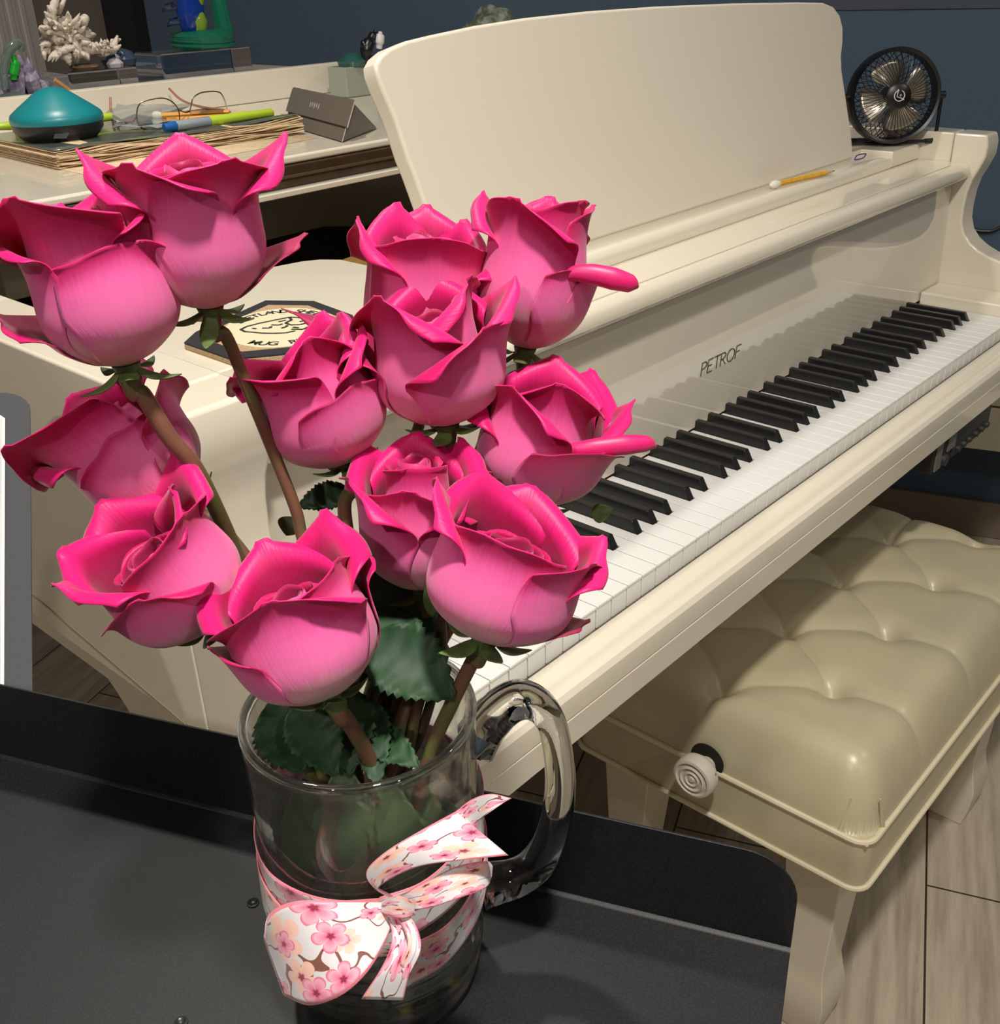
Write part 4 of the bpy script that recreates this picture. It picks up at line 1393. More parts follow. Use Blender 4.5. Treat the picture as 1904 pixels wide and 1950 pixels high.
rose('big pink rose hanging over left rim of the glass mug, nearest the camera', (628, 1318, .372), (508, 1060, .356), .053, .0240, 25,
     [pet(58, .88, 1.02, .15, (.80, .60), W=.031, roll=.0035), pet(-12, .90, 1.04, .40, (.62, .46), W=.031, roll=.0052), pet(-82, .66, 1.06, .50, (.52, .66), W=.022, roll=.0055), pet(130, 1.06, 1.0, .7, (.52, .5), W=.028, roll=.005),
      pet(-130, 1.0, 1.0, .5, (.6, .6)), pet(180, 1.02, .95, .4), pet(112, .80, 1.10, .8, (.7, .6), W=.017)],
     [at(660, 1370, .385), at(705, 1450, .405), mb(.016, 30, .200), mb(.020, 160, .116)], STEMR, sr=.0031, sepal_out=.2, core=.74)
rose('pink rose below the middle rose with small upright sepal beside it', (806, 1118, .418), (790, 850, .402), .057, .0218, 48,
     [pet(-8, .82, 1.03, .50, (.86, .50), W=.027, roll=.0040), pet(-65, .88, 1.06, .6, (.66, .42), W=.026, roll=.0055), pet(65, .86, 1.03, .55, (.42, .60), W=.027, roll=.0052), pet(130, .98, .98, .4, (.6, .6)),
      pet(-130, .98, .98, .4, (.6, .6)), pet(180, 1.03, .95, .1)],
     [at(812, 1170, .425), at(800, 1290, .435), mb(.014, 70, .230), mb(.022, -20, .116)], STEMR, sr=.0026, core=.92)
rose('pink rose in front at lower right with round pale belly above the mug handle', (925, 1210, .385), (1000, 962, .370), .051, .0262, 8,
     [pet(-16, .90, 1.02, .35, (.84, .84), W=.032, roll=.0050), pet(66, .84, 1.05, .55, (.80, .55), W=.026, roll=.004), pet(-80, 1.06, 1.02, .55, (.50, .50), W=.022, roll=.005), pet(110, .90, 1.04, .7, (.5, .5), W=.026, roll=.005),
      pet(180, 1.02, .98, .5, (.5, .5), W=.03, roll=.005), pet(-140, 1.06, .98, .4), pet(88, .34, 1.08, .5, (.75, .55), W=.013)],
     [at(905, 1250, .392), at(860, 1340, .405), at(820, 1430, .415), mb(.024, 45, .205), mb(.008, -90, .116)], STEMR, sr=.0028, sepal_out=.6, core=.72)

# long rolled petal rims that stick out sideways
ROLLM = mat('rolled_petal', (.66, .006, .14), .45, sheen=.1, noise=(45, (.56, .010, .14), .35, .65))
def tongue(idx, pts, rad):
    root = [o for o in bpy.data.objects if o.type == 'EMPTY' and o.name.split('.')[0] == 'rose'][idx]
    P_ = spline([at(*q) for q in pts], 6)
    k = len(P_)
    rings = []
    for i, p in enumerate(P_):
        t = (P_[min(i + 1, k - 1)] - P_[max(0, i - 1)]).normalized()
        a = (Vector(CP) - p); a = (a - t * a.dot(t)).normalized(); c = t.cross(a)
        r = float(np.interp(i / (k - 1) * (len(rad) - 1), range(len(rad)), rad))
        ring = []
        for j in range(17):
            th_ = math.radians(-150 + 300 * j / 16)
            ring.append(p + a * (r * .75 * math.cos(th_)) + c * (r * math.sin(th_)))
        rings.append(ring)
    b = MB(); b.grid(rings)
    b.build('petal', ROLLM, root, solid=.0005, smooth=0)
tongue(3, [(1062, 540, .424), (1088, 522, .421), (1125, 522, .420), (1168, 531, .420), (1200, 540, .422), (1214, 546, .424)], [.0007, .0026, .0038, .0042, .0034, .0006])
tongue(6, [(1052, 876, .416), (1080, 860, .413), (1130, 853, .411), (1190, 847, .412), (1230, 845, .415), (1248, 850, .418)], [.0006, .0024, .0034, .0038, .0030, .0006])

# leaves of the bouquet (each spray hangs on a cut stem in the mug)
spray = thing('rose_foliage', 'dark green serrated rose leaves between the stems above the mug', 'foliage')
sprays = [((700, 1215, .405), (865, 1330, .398), .0165), ((690, 1075, .42), (845, 1235, .425), .0150), ((735, 1160, .418), (760, 1290, .402), .0130),
          ((640, 1310, .42), (665, 1478, .40), .0150), ((520, 1330, .40), (575, 1470, .405), .0140), ((560, 1340, .40), (640, 1478, .395), .0120),
          ((700, 1400, .42), (800, 1462, .40), .0085), ((690, 1330, .425), (720, 1500, .40), .010), ((668, 935, .45), (566, 965, .445), .0070), ((665, 990, .45), (590, 1055, .45), .0085),
          ((560, 985, .44), (545, 1020, .44), .006), ((690, 945, .45), (760, 930, .455), .006), ((668, 1210, .425), (702, 1290, .43), .0065), ((1128, 985, .445), (1168, 968, .44), .0045),
          ((822, 1175, .41), (836, 1065, .395), .0035), ((660, 1150, .43), (672, 1240, .43), .006)]
for a, c, w_ in sprays:
    mlt = SEPAL if w_ < .007 else LEAFM
    leaf(at(*a), at(*c), w_, spray, m=mlt, serr=w_ > .006, nrm=Vector(CP) - at(*a) + Vector((0.05 * math.sin(a[0]), 0.1 * math.cos(a[1]), .12)))
PLEAF = mat('pale_leaf', (.060, .095, .035), .5, noise=(60, (.035, .060, .025), .4, .65))
for a, c, w_ in ((mb(.020, -25, .238), mb(.034, -18, .178), .012), (mb(.022, 15, .232), mb(.035, 22, .172), .012), (mb(.026, -70, .225), mb(.036, -50, .180), .010), (mb(.020, 60, .220), mb(.034, 48, .176), .010)):
    leaf(a, c, w_, spray, m=PLEAF)
for pts in ([at(700, 1215, .405), at(718, 1300, .42), mb(.008, -20, .225), mb(.006, 30, .116)], [at(690, 950, .455), at(712, 1010, .452), at(728, 1100, .45), at(742, 1260, .445), mb(.012, 100, .22), mb(.027, 80, .116)],
            [at(840, 1180, .41), at(838, 1260, .42), at(800, 1400, .43), mb(.014, 20, .20), mb(.03, 60, .118)], [at(735, 1240, .43), mb(.012, -120, .235), mb(.026, 200, .118)]):
    b = MB(); b.tube(spline(pts, 8), .0021, 10)
    b.build('stem', mat('dark_stem', (0.035, 0.022, 0.012), .5), spray)
OLIVE = mat('olive_stem', (.13, .13, .035), .5, noise=(80, (.07, .06, .02), .4, .65))
for a, c in ((mb(.030, 70, .172), mb(.037, 42, .117)), (mb(.033, 55, .168), mb(.030, 25, .116)), (mb(.036, 85, .175), mb(.0375, 70, .118)), (mb(.033, -20, .165), mb(.034, -40, .117)), (mb(.034, 10, .160), mb(.0335, -8, .117)), (mb(.030, 30, .170), mb(.037, 8, .1165))):
    b = MB(); b.tube(spline([a, (a + c) / 2 + Vector((.001, .001, 0)), c], 6), .0032, 12)
    b.build('stem', OLIVE, spray)

# ------------------------------------------------------------------ things on the piano
ZPp = 0.235
# coaster
co = thing('coaster', 'octagonal cork and black rug coaster with SHETLAND lettering and dog head', 'coaster')
cp = [on(x, y, 'z', ZPp + 0.006) for x, y in ((350, 652), (372, 632), (505, 572), (598, 573), (672, 600), (682, 632), (655, 662), (440, 683))]
cc = sum(cp, Vector()) / 8
cang = math.atan2((on(672, 600, 'z', .241) - on(350, 652, 'z', .241)).y, (on(672, 600, 'z', .241) - on(350, 652, 'z', .241)).x)
cu = Vector((math.cos(0.42 - 0.95), math.sin(0.42 - 0.95), 0))
e1 = on(440, 683, 'z', .241) - on(655, 662, 'z', .241)
cu = (cp[6] - cp[7]).normalized(); cv = UP.cross(cu)
hw = max(abs((p - cc).dot(cu)) for p in cp); hv = max(abs((p - cc).dot(cv)) for p in cp)
print('coaster', hw, hv)
def octo(a, c, k): return [(-a + k, -c), (a - k, -c), (a, -c + k), (a, c - k), (a - k, c), (-a + k, c), (-a, c - k), (-a, -c + k)]
CORK = mat('cork', (0.46, 0.32, 0.18), .8, bump=(600, .5, .0005), noise=(500, (.36, .24, .13), .4, .6))
def cpoly(k): return [((p - cc).dot(cu) * k, (p - cc).dot(cv) * k) for p in cp]
b = MB(); b.prism(cpoly(1), cc + UP * (ZPp - cc.z), cu, cv, UP, 0.0002, 0.0045)
b.build('cork_base', CORK, co, bevel=.0006)
b = MB(); b.prism(cpoly(1), cc + UP * (ZPp - cc.z), cu, cv, UP, 0.0046, 0.0062)
b.build('black_border', mat('black_felt', (.018, .016, .022), .95, bump=(900, .8, .0006)), co, bevel=.0006)
b = MB(); b.prism(cpoly(.80), cc + UP * (ZPp - cc.z), cu, cv, UP, 0.0060, 0.0065)
b.build('inner_field', CORK, co)
b = MB()
el = [(hw * .60 * math.cos(t * pi / 24), hv * .62 * math.sin(t * pi / 24)) for t in range(48)]
b.prism(el, cc + UP * (ZPp - cc.z), cu, cv, UP, 0.0064, 0.0068)
b.build('oval_patch', mat('cream_felt', (.62, .58, .40), .9), co)


def text_mesh(ch):
    cu_ = bpy.data.curves.new('t', 'FONT'); cu_.body = ch; cu_.extrude = 0; cu_.size = 1; cu_.align_x = 'CENTER'; cu_.offset = 0.014
    o = bpy.data.objects.new('t', cu_); COL.objects.link(o)
    dg = bpy.context.evaluated_depsgraph_get()
    me = bpy.data.meshes.new_from_object(o.evaluated_get(dg))
    v = [tuple(q.co) for q in me.vertices]; f = [tuple(p.vertices) for p in me.polygons]
    bpy.data.objects.remove(o); bpy.data.meshes.remove(me)
    return v, f


def put_text(b, word, place, size):
    """place(i, n) -> origin, right, up"""
    n = len(word)
    for i, ch in enumerate(word):
        if ch == ' ': continue
        v, f = text_mesh(ch)
        o, r, u = place(i, n)
        b.add([o + r * (x * size) + u * (y * size) for x, y, z in v], f)


b = MB()
z0 = ZPp + .0071
base = Vector((cc.x, cc.y, z0))
def top_arc(i, n):
    a = math.radians(148 - 146 * i / (n - 1))
    c, s = math.cos(a), math.sin(a)
    o = base + cu * (hw * .465 * c) + cv * (hv * .455 * s)
    u = (cu * (c / hw) + cv * (s / hv)).normalized()
    return o, u.cross(UP), u
put_text(b, 'SHETLAND SHEEPDOG', top_arc, hw * .165)
def bot_arc(i, n):
    a = math.radians(235 + 70 * i / (n - 1))
    c, s = math.cos(a), math.sin(a)
    o = base + cu * (hw * .555 * c) + cv * (hv * .565 * s)
    u = -(cu * (c / hw) + cv * (s / hv)).normalized()
    return o, u.cross(UP), u
b.build('top_lettering', INK, co, smooth=0)
b = MB()
put_text(b, 'MUG RUG', bot_arc, hw * .165)
b.build('bottom_lettering', INK, co, smooth=0)
b = MB()
dog = [[(-.42, .02), (-.36, .10), (-.22, .17), (-.05, .23), (.10, .28), (.20, .24), (.30, .16)], [(-.42, .02), (-.38, -.06), (-.30, -.10), (-.20, -.16), (-.08, -.20), (.04, -.22), (.14, -.18)],
       [(.10, .28), (.12, .18), (.05, .10), (.10, .02), (.20, .0), (.28, .04)], [(-.10, .08), (-.02, .05), (.02, .08)], [(-.20, .0), (-.12, -.02), (-.10, .03)], [(.30, .16), (.34, .04), (.30, -.08), (.22, -.16), (.10, -.12)],
       [(-.30, .03), (-.26, -.01)], [(.0, -.06), (.06, -.02), (.06, .02)], [(.12, -.06), (.18, -.10)], [(-.02, .16), (.06, .19)], [(.2, .10), (.26, .12)]]
for st in dog:
    for (a, c) in zip(st[:-1], st[1:]):
        p0 = base + cu * (a[0] * hw * 1.0) + cv * (a[1] * hv * 1.0); p1 = base + cu * (c[0] * hw * 1.0) + cv * (c[1] * hv * 1.0)
        t_ = (p1 - p0).normalized(); s_ = UP.cross(t_) * (hw * .018)
        b.add([p0 - s_, p0 + s_, p1 + s_ * .8, p1 - s_ * .8], [(0, 1, 2, 3)])
b.build('dog_head_print', INK, co, smooth=0)

# pencil on the ledge
def pencil(a, c, r, name, label, body, tipc=True, eraser=True, group=None, ecol=(.75, .72, .65), cat='pencil'):
    t = thing(name, label, cat, group)
    a, c = Vector(a), Vector(c); ax = (c - a).normalized(); Ln = (c - a).length
    b = MB(); b.lathe([(r, .12 * Ln if eraser else 0), (r, .84 * Ln if tipc else Ln)], a, ax, n=6); b.build('shaft', body, t, smooth=20)
    if tipc:
        b = MB(); b.lathe([(r, .84 * Ln), (r * .35, .955 * Ln)], a, ax, n=12); b.build('wood_tip', mat('bare_wood', (.55, .42, .30), .7), t, smooth=30)
        b = MB(); b.lathe([(r * .35, .955 * Ln), (0.0001, Ln)], a, ax, n=8); b.build('lead', INK, t)
    if eraser:
        b = MB(); b.lathe([(0.0001, -.02 * Ln), (r * .9, 0), (r * 1.5, .03 * Ln), (r * 1.5, .07 * Ln), (r * 1.02, .12 * Ln)], a, ax, n=16); b.build('eraser', mat('white_eraser', ecol, .7), t)
    return t
YEL = mat('pencil_yellow', (.72, .40, .03), .4, noise=(180, (.60, .33, .03), .5, .6))
pa, pcx = on(1468, 353, 'z', .2330), on(1590, 325, 'z', .2330)
pencil(pa, pcx, .0037, 'pencil', 'yellow pencil with white eraser cap resting on the music desk ledge', YEL)

# blue paper clip behind the desk corner
b = MB()
pp = [on(x, y, 'z', .2363) for x, y in ((1627, 304), (1632, 296), (1648, 293), (1643, 301), (1630, 304))]
b.tube(spline(pp + [pp[0]], 6), .0009, 8)
tag(b.build('paper_clip', mat('blue_wire', (.02, .04, .25), .4)), 'small blue paper clip lying beside the right corner of music desk', 'paper clip')

# fan
fan = thing('desk_fan', 'small black desk fan with silver blades on the treble end of piano', 'fan')
fc = at(1701, 183, 1.655)
fz = ZPp
toc = (Vector(CP) - fc).normalized()
rt = Vector(M[0])
fn = (toc + rt * 0.34 + UP * .02).normalized()
fr = UP.cross(fn).normalized(); fu = fn.cross(fr).normalized()
FR = 0.0675
print('fan', fc, fc.z - fz)
def fp(a, r, d=0):
    return fc + fr * (r * math.cos(a)) + fu * (r * math.sin(a)) + fn * d
BM = mat('fan_black', (.006, .006, .007), .35)
b = MB(); b.lathe([(FR - .003, -.014), (FR + .0028, -.014), (FR + .0032, .010), (FR + .001, .014), (FR - .003, .012)], fc, fn, n=72, closed=True)
b.build('ring', BM, fan, smooth=50)
b = MB()
for i in range(56):
    a = 2 * pi * i / 56
    b.tube([fp(a, .017, .022), fp(a + .05, .035, .0235), fp(a + .10, .055, .019), fp(a + .12, FR - .001, .009)], .00055, 5)
b.build('front_grille', BM, fan)
b = MB()
for sgn in (-1, 1):
    for i in range(34):
        a = 2 * pi * i / 34
        b.tube([fp(a + sgn * t * .10, lerp(.018, FR - .001, t / 7), -.020 + .007 * (t / 7) ** 2) for t in range(8)], .00055, 5)
b.build('rear_grille', BM, fan)
BLD = mat('fan_blade_silver', (.42, .38, .31), .28, metal=.75)
for i in range(4):
    a0 = math.radians(105 + 90 * i)
    rows = []
    for k in range(9):
        t = k / 8; r = lerp(.012, .053, t)
        hwid = .24 + .42 * math.sin(pi * min(1, t * .62 + .12))
        rows.append([fp(a0 + .12 * t + hwid * q, r, .004 + .010 * q * (1 - .3 * t)) for q in (-1, -.6, -.2, .2, .6, 1)])
    b = MB(); b.grid(rows); b.build('blade', BLD, fan, solid=.0008, smooth=0)
b = MB(); b.lathe([(.0165, .006), (.0190, .0215), (.0190, .0235), (.0165, .0255), (.0001, .0258)], fc, fn, n=40)
hub = b.build('hub', BM, fan, smooth=50)
b = MB(); b.lathe([(.0001, -.024), (.014, -.024), (.016, -.016), (.016, .004), (.0001, .005)], fc, fn, n=32); b.build('motor', BM, fan, smooth=50)
b = MB()
pts = [fp(math.radians(t), .0078, .0262) for t in range(100, 101 + 335, 12)]
b.tube(pts, .00075, 6)
b.tube([fp(math.radians(105), .0098, .0262), fp(math.radians(205), .0038, .0262), fp(math.radians(-45), .0055, .0262), fp(math.radians(-40), .0098, .0262)], .0007, 6)
for q in (0, 90, 180, 270):
    c_ = fp(math.radians(20), .0018, .0262) + fr * (.0012 * math.cos(math.radians(q))) + fu * (.0012 * math.sin(math.radians(q)))
    b.tube([c_, c_ + fn * .0003], .0006, 8)
b.build('emblem', mat('emblem_white', (.6, .6, .6), .5), hub)
# stand: U of tube, pivots at the sides
zf = fz + .0042
hdr = Vector((fr.x, fr.y, 0)).normalized()
hdn = Vector((fn.x, fn.y, 0)).normalized()
Lf = FR + .0085
base_l = Vector((fc.x, fc.y, zf)) - hdr * Lf; base_r = Vector((fc.x, fc.y, zf)) + hdr * Lf
pl = fc - hdr * Lf; pr_ = fc + hdr * Lf
b = MB()
b.tube(spline([pl, pl - UP * .03, base_l + UP * .014, base_l + hdr * .004 + UP * .003, base_l + hdr * .014 , base_r - hdr * .014, base_r - hdr * .004 + UP * .003, base_r + UP * .014, pr_ - UP * .03, pr_], 8), .0028, 10)
b.tube([base_l + hdr * .014, base_l + hdr * .014 - hdn * .035, base_r - hdr * .014 - hdn * .035, base_r - hdr * .014], .0028, 10)
b.build('stand', BM, fan, smooth=50)
for p, s_ in ((pl, 1), (pr_, -1)):
    b = MB(); b.tube([p - hdr * s_ * .005, p + hdr * s_ * .007], .0055, 14); b.build('pivot_knob', BM, fan)
for p in (base_l + hdr * .010, base_r - hdr * .010, (base_l + base_r) / 2):
    b = MB(); b.tube([Vector((p.x, p.y, zf)) - hdr * .005, Vector((p.x, p.y, zf)) + hdr * .005], .0040, 14); b.build('rubber_foot', BLK, fan)
# red usb wire behind
b = MB(); b.tube(spline([fc - fn * .02 + UP * -.05, fc - fn * .05 - UP * .065, Vector((fc.x + .07, fc.y + .0, fz + .0022)), Vector((fc.x + .125, fc.y - .045, fz + .0022))], 8), .0011, 8)
b.build('wire', mat('red_wire', (.25, .01, .01), .5), fan)

# book with curling pages
ZBt = ZL + .0225
def onz(x, y, z): return on(x, y, 'z', z)
bk = thing('book', 'thick worn book with yellowed wavy pages lying under the eyeglasses', 'book')
c_n, c_r = onz(103, 287, ZBt), onz(570, 224, ZBt)
bu = (c_r - c_n).normalized(); bw = (c_r - c_n).length
bv = UP.cross(bu)
bh = 0.235
PAGE = mat('yellowed_page', (.74, .58, .38), .8, noise=(90, (.64, .48, .30), .4, .6))
COV = mat('worn_dark_cover', (.085, .10, .095), .25, coat=.5, noise=(16, (.20, .27, .10), .52, .66))
npg = 12
o0 = Vector((c_n.x, c_n.y, ZL + .0006))
rnd = random.Random(3)
b = MB()
for k in range(npg):
    z0 = k * .00172; z1 = z0 + .00150
    ov = rnd.uniform(-.005, .003); a1 = rnd.uniform(-.004, .004); a2 = rnd.uniform(-.003, .003)
    rows = []
    nx = 26
    for lv in (z0, z1):
        pass
    top, bot = [], []
    for i in range(nx + 1):
        u_ = i / nx
        wv = .0012 * math.sin(u_ * 9 + k * .6) * (k / npg) + (.004 * max(0, u_ - .8) * 5 * (k / npg)) + .0012 * math.sin(u_ * 23 + k)
        fr_ = ov + .0022 * math.sin(u_ * 14 + k * 1.7)
        p = o0 + bu * (a1 + u_ * (bw + a2)) 
        top.append((p + bv * fr_ + UP * max(z0 + .0009, z1 + wv), p + bv * bh + UP * z1))
        bot.append((p + bv * fr_ + UP * max(z0 + .0002, z0 + wv), p + bv * bh + UP * z0))
    V = [q for t2 in top for q in t2] + [q for t2 in bot for q in t2]
    n2 = 2 * (nx + 1)
    Fc = []
    for i in range(nx):
        Fc.append((2 * i, 2 * i + 2, 2 * i + 3, 2 * i + 1)); Fc.append((n2 + 2 * i, n2 + 2 * i + 1, n2 + 2 * i + 3, n2 + 2 * i + 2))
        Fc.append((2 * i, n2 + 2 * i, n2 + 2 * i + 2, 2 * i + 2)); Fc.append((2 * i + 1, 2 * i + 3, n2 + 2 * i + 3, n2 + 2 * i + 1))
    Fc.append((0, 1, n2 + 1, n2)); Fc.append((2 * nx, n2 + 2 * nx, n2 + 2 * nx + 1, 2 * nx + 1))
    b.add(V, Fc)
b.build('pages', PAGE, bk, smooth=30)
b = MB()
nx = 30
top = []
for i in range(nx + 1):
    u_ = i / nx
    wv = .0010 * math.sin(u_ * 9 + 6) + (.0045 * max(0, u_ - .8) * 5)
    p = o0 + bu * (u_ * bw)
    top.append([p + bv * (.0015 * math.sin(u_ * 11)) + UP * (.0218 + wv), p + bv * .03 + UP * (.0215 + wv * .6), p + bv * .10 + UP * .0210, p + bv * bh + UP * .0212])
b.grid(top)
b.build('cover', COV, bk, solid=.0006, smooth=0)
ZC = ZL + .0224
# loose papers under the book
b = MB()
q0 = onz(196, 341, ZL); q1 = onz(606, 263, ZL); q2 = onz(0, 297, ZL)
pts = [q0, q1, q1 + bv * .10, q0 + (q2 - q0) * 1.2 + bu * .1, q0 + (q2 - q0) * 1.25]
b.prism([(p.x, p.y) for p in pts], (0, 0, 0), (1, 0, 0), (0, 1, 0), UP, ZL + .0001, ZL + .00055)
lp = b.build('loose_paper', PAGE, None, smooth=0)
tag(lp, 'yellowed loose sheets sticking out under the worn book', 'paper')

# teal dome
dm = thing('dome_timer', 'teal rounded cone with black base standing on the worn book', 'timer')
dc = onz(116, 262, ZC)
wpx = 84; dep = (Vector(CP) - dc).length
depz = float((M @ (np.array(dc) - CP))[2])
Rd = wpx * depz / F
b = MB(); b.lathe([(Rd * .80, .0006), (Rd * .86, .004), (Rd * .97, .012), (Rd * .98, .0195), (0.0001, .0196)], dc, UP, n=56); b.build('base', BLK, dm, smooth=40)
b = MB(); b.lathe([(Rd * .985, .0198), (Rd, .0215), (Rd, .0265), (Rd * .965, .031), (Rd * .80, .0385), (Rd * .58, .0475), (Rd * .38, .0560), (Rd * .22, .0605), (Rd * .08, .0620), (.0001, .0622)], dc, UP, n=56)
b.build('cap', mat('teal_rubber', (.008, .22, .25), .35), dm, smooth=40)
b = MB()
fx = (Vector(CP) - dc); fx.z = 0; fx.normalize(); fy = UP.cross(fx)
b.prism([(-.009, -.004), (.006, -.005), (.011, .001), (.004, .005), (-.005, .0045)], dc + fx * (Rd * .93) + UP * .010, fy, UP, fx, 0, .0016)
b.build('smudge', mat('grey_tape', (.07, .075, .09), .7), dm)

def marker(a, c, r, name, label, parts):
    """parts: (start, end, radius scale a, radius scale b, part name, material)"""
    t = thing(name, label, 'highlighter')
    a, c = Vector(a), Vector(c); ax = (c - a).normalized(); Ln = (c - a).length
    for s0, s1, r0, r1, nm, m in parts:
        b = MB(); b.lathe([(0.0001, s0 * Ln), (r * r0 * .96, s0 * Ln + .0002), (r * r0, s0 * Ln + .0008), (r * r1, s1 * Ln - .0008), (r * r1 * .96, s1 * Ln - .0002), (.0001, s1 * Ln)], a, ax, n=20)
        b.build(nm, m, t, smooth=50)
    return t
NEON = mat('neon_yellow', (.42, .58, .03), .35)
ra = .0066
marker(onz(312, 243, ZC + ra), onz(518, 214, ZC + ra), ra, 'highlighter', 'yellow green highlighter with grey translucent cap and blue end on the book',
       [(0, .10, .75, .95, 'blue_end', mat('blue_plastic', (.01, .12, .42), .35)), (.10, .40, 1.0, 1.02, 'cap', mat('smoky_plastic', (.28, .33, .36), .2, coat=.4)), (.40, 1.0, 1.0, .82, 'barrel', NEON)])
marker(onz(-20, 243, ZC + ra), onz(213, 222, ZC + ra), ra, 'highlighter', 'yellow green highlighter lying behind the teal dome',
       [(0, .18, .6, .9, 'tip_end', NEON), (.18, .88, 1.0, 1.0, 'barrel', NEON), (.88, 1, .98, .8, 'end_cap', NEON)])
ORG = mat('orange_pencil', (.70, .30, .03), .4)
r_ = .0042
pencil(onz(290, 221, ZC + r_ + .0036), onz(436, 213, ZC + r_ + .0036), r_, 'pencil', 'orange pencil with white eraser cap lying behind the highlighter, uppermost', ORG, tipc=False, ecol=(.62, .60, .50))
pencil(onz(318, 229, ZC + r_), onz(432, 222, ZC + r_), r_, 'pencil', 'lower orange pencil on the book under the other orange pencil', ORG, tipc=False, eraser=False)
# crumpled clear packet
b = MB()
rows = []
g0, g1 = onz(215, 236, ZC + .002), onz(345, 200, ZC + .002)
for i in range(9):
    row = []
    for j in range(9):
        p = onz(lerp(212, 352, i / 8) + 12 * math.sin(j), lerp(246, 203, j / 8), ZC + .0010)
        row.append(p + UP * (.0035 * abs(math.sin(i * 1.9 + j * 1.3)) + .0010))
    rows.append(row)
b.grid(rows)
tag(b.build('plastic_packet', mat('grey_film', (.27, .31, .32), .18, coat=.6), None, solid=.0004, smooth=25), 'crumpled grey plastic packet under the eyeglasses', 'packet')
# white sticks at the book's right end
b = MB(); b.tube([onz(545, 268, ZL + .004), onz(470, 283, ZL + .004)], .0028, 8)
# eyeglasses
eg = thing('eyeglasses', 'thin metal rimmed eyeglasses with pinkish temples resting upside down on book', 'eyeglasses')
GW = mat('bronze_wire', (.10, .07, .04), .3, metal=.8)
de = float((M @ (np.array(onz(300, 246, ZC)) - CP))[2])
def lens_path(pts, d0, d1):
    xs_ = [p[0] for p in pts]; a, c = min(xs_), max(xs_)
    return [at(x, y, lerp(d0, d1, (x - a) / (c - a))) for x, y in pts]
L1 = [(262, 205), (268, 196), (285, 190), (310, 187), (328, 194), (339, 208), (342, 226), (336, 240), (318, 247), (295, 249), (275, 246), (265, 238), (260, 222)]
L2 = [(364, 200), (368, 186), (382, 177), (402, 174), (418, 176), (426, 187), (431, 203), (431, 215), (420, 222), (400, 227), (378, 228), (366, 222), (362, 212)]
e1_ = lens_path(L1, de, de * 1.015); e2_ = lens_path(L2, de * 1.04, de * 1.06)
for e in (e1_, e2_):
    b = MB(); b.tube(spline(e + [e[0]], 5)[:-1], .0009, 8, closed=True); rim = b.build('rim', GW, eg)
    cen_ = sum(e, Vector()) / len(e)
    b = MB(); sp_ = spline(e + [e[0]], 3)[:-1]
    nrm_ = (sp_[0] - cen_).cross(sp_[len(sp_) // 4] - cen_).normalized()
    b.add([p + nrm_ * .0004 for p in sp_] + [p - nrm_ * .0004 for p in sp_], [tuple(range(len(sp_))), tuple(range(len(sp_), 2 * len(sp_)))[::-1]] + [(i, (i + 1) % len(sp_), len(sp_) + (i + 1) % len(sp_), len(sp_) + i) for i in range(len(sp_))])
    b.build('lens', mat('lens_glass', (.97, .98, .98), 0, trans=1, ior=1.1), eg, smooth=30)
b = MB(); b.tube(spline([e1_[5], at(352, 214, de * 1.03), e2_[12]], 5), .0009, 8); b.build('bridge', GW, eg)
PNK = mat('pink_acetate', (.40, .16, .12), .3)
b = MB(); b.tube(spline([e1_[12], at(250, 232, de * 1.01), at(225, 229, de * 1.06), at(212, 220, de * 1.12), at(210, 186, de * 1.13)], 6), [.0009] * 8 + [.0012] * 6 + [.002] * 11, 8); b.build('temple', PNK, eg)
b = MB(); b.tube(spline([e2_[7], at(436, 212, de * 1.09), at(380, 203, de * 1.16), at(345, 190, de * 1.2), at(322, 169, de * 1.22)], 6), [.0011] * 8 + [.0020] * 17, 8); b.build('temple', PNK, eg)
# eyeglass case: folding triangular prism
ec = thing('eyeglass_case', 'taupe folding triangular eyeglass case standing on the lid left of music desk', 'eyeglass case')
TAU = mat('taupe_leatherette', (.135, .112, .092), .38, bump=(1200, .2, .0002))
fl_ = onz(654, 273, ZL); fr2 = onz(722, 246, ZL); bl_ = onz(512, 237, ZL)
axc = (bl_ - fl_); axc.z = 0
apx0 = (fl_ + fr2) / 2 + UP * 0.046 - (fr2 - fl_) * .12
axc = on(527, 163, 'z', apx0.z) - apx0; axc.z = 0
print('case', axc.length)
axc = axc.normalized() * 0.235
bl2 = fl_ + axc
wv_ = (fr2 - fl_)
wdt_ = wv_.length
apex = (fl_ + fr2) / 2 + UP * 0.046 - wv_ * .12
def pr_tri(s, inset=0):
    return [fl_ + axc * s + UP * .0006, fr2 + axc * s + UP * .0006, apex + axc * s]
b = MB()
A_, B_ = pr_tri(0.02), pr_tri(1.0)
b.add(A_ + B_, [(0, 1, 2), (5, 4, 3), (0, 3, 4, 1), (1, 4, 5, 2), (2, 5, 3, 0)])
b.build('body', TAU, ec, bevel=.0025)
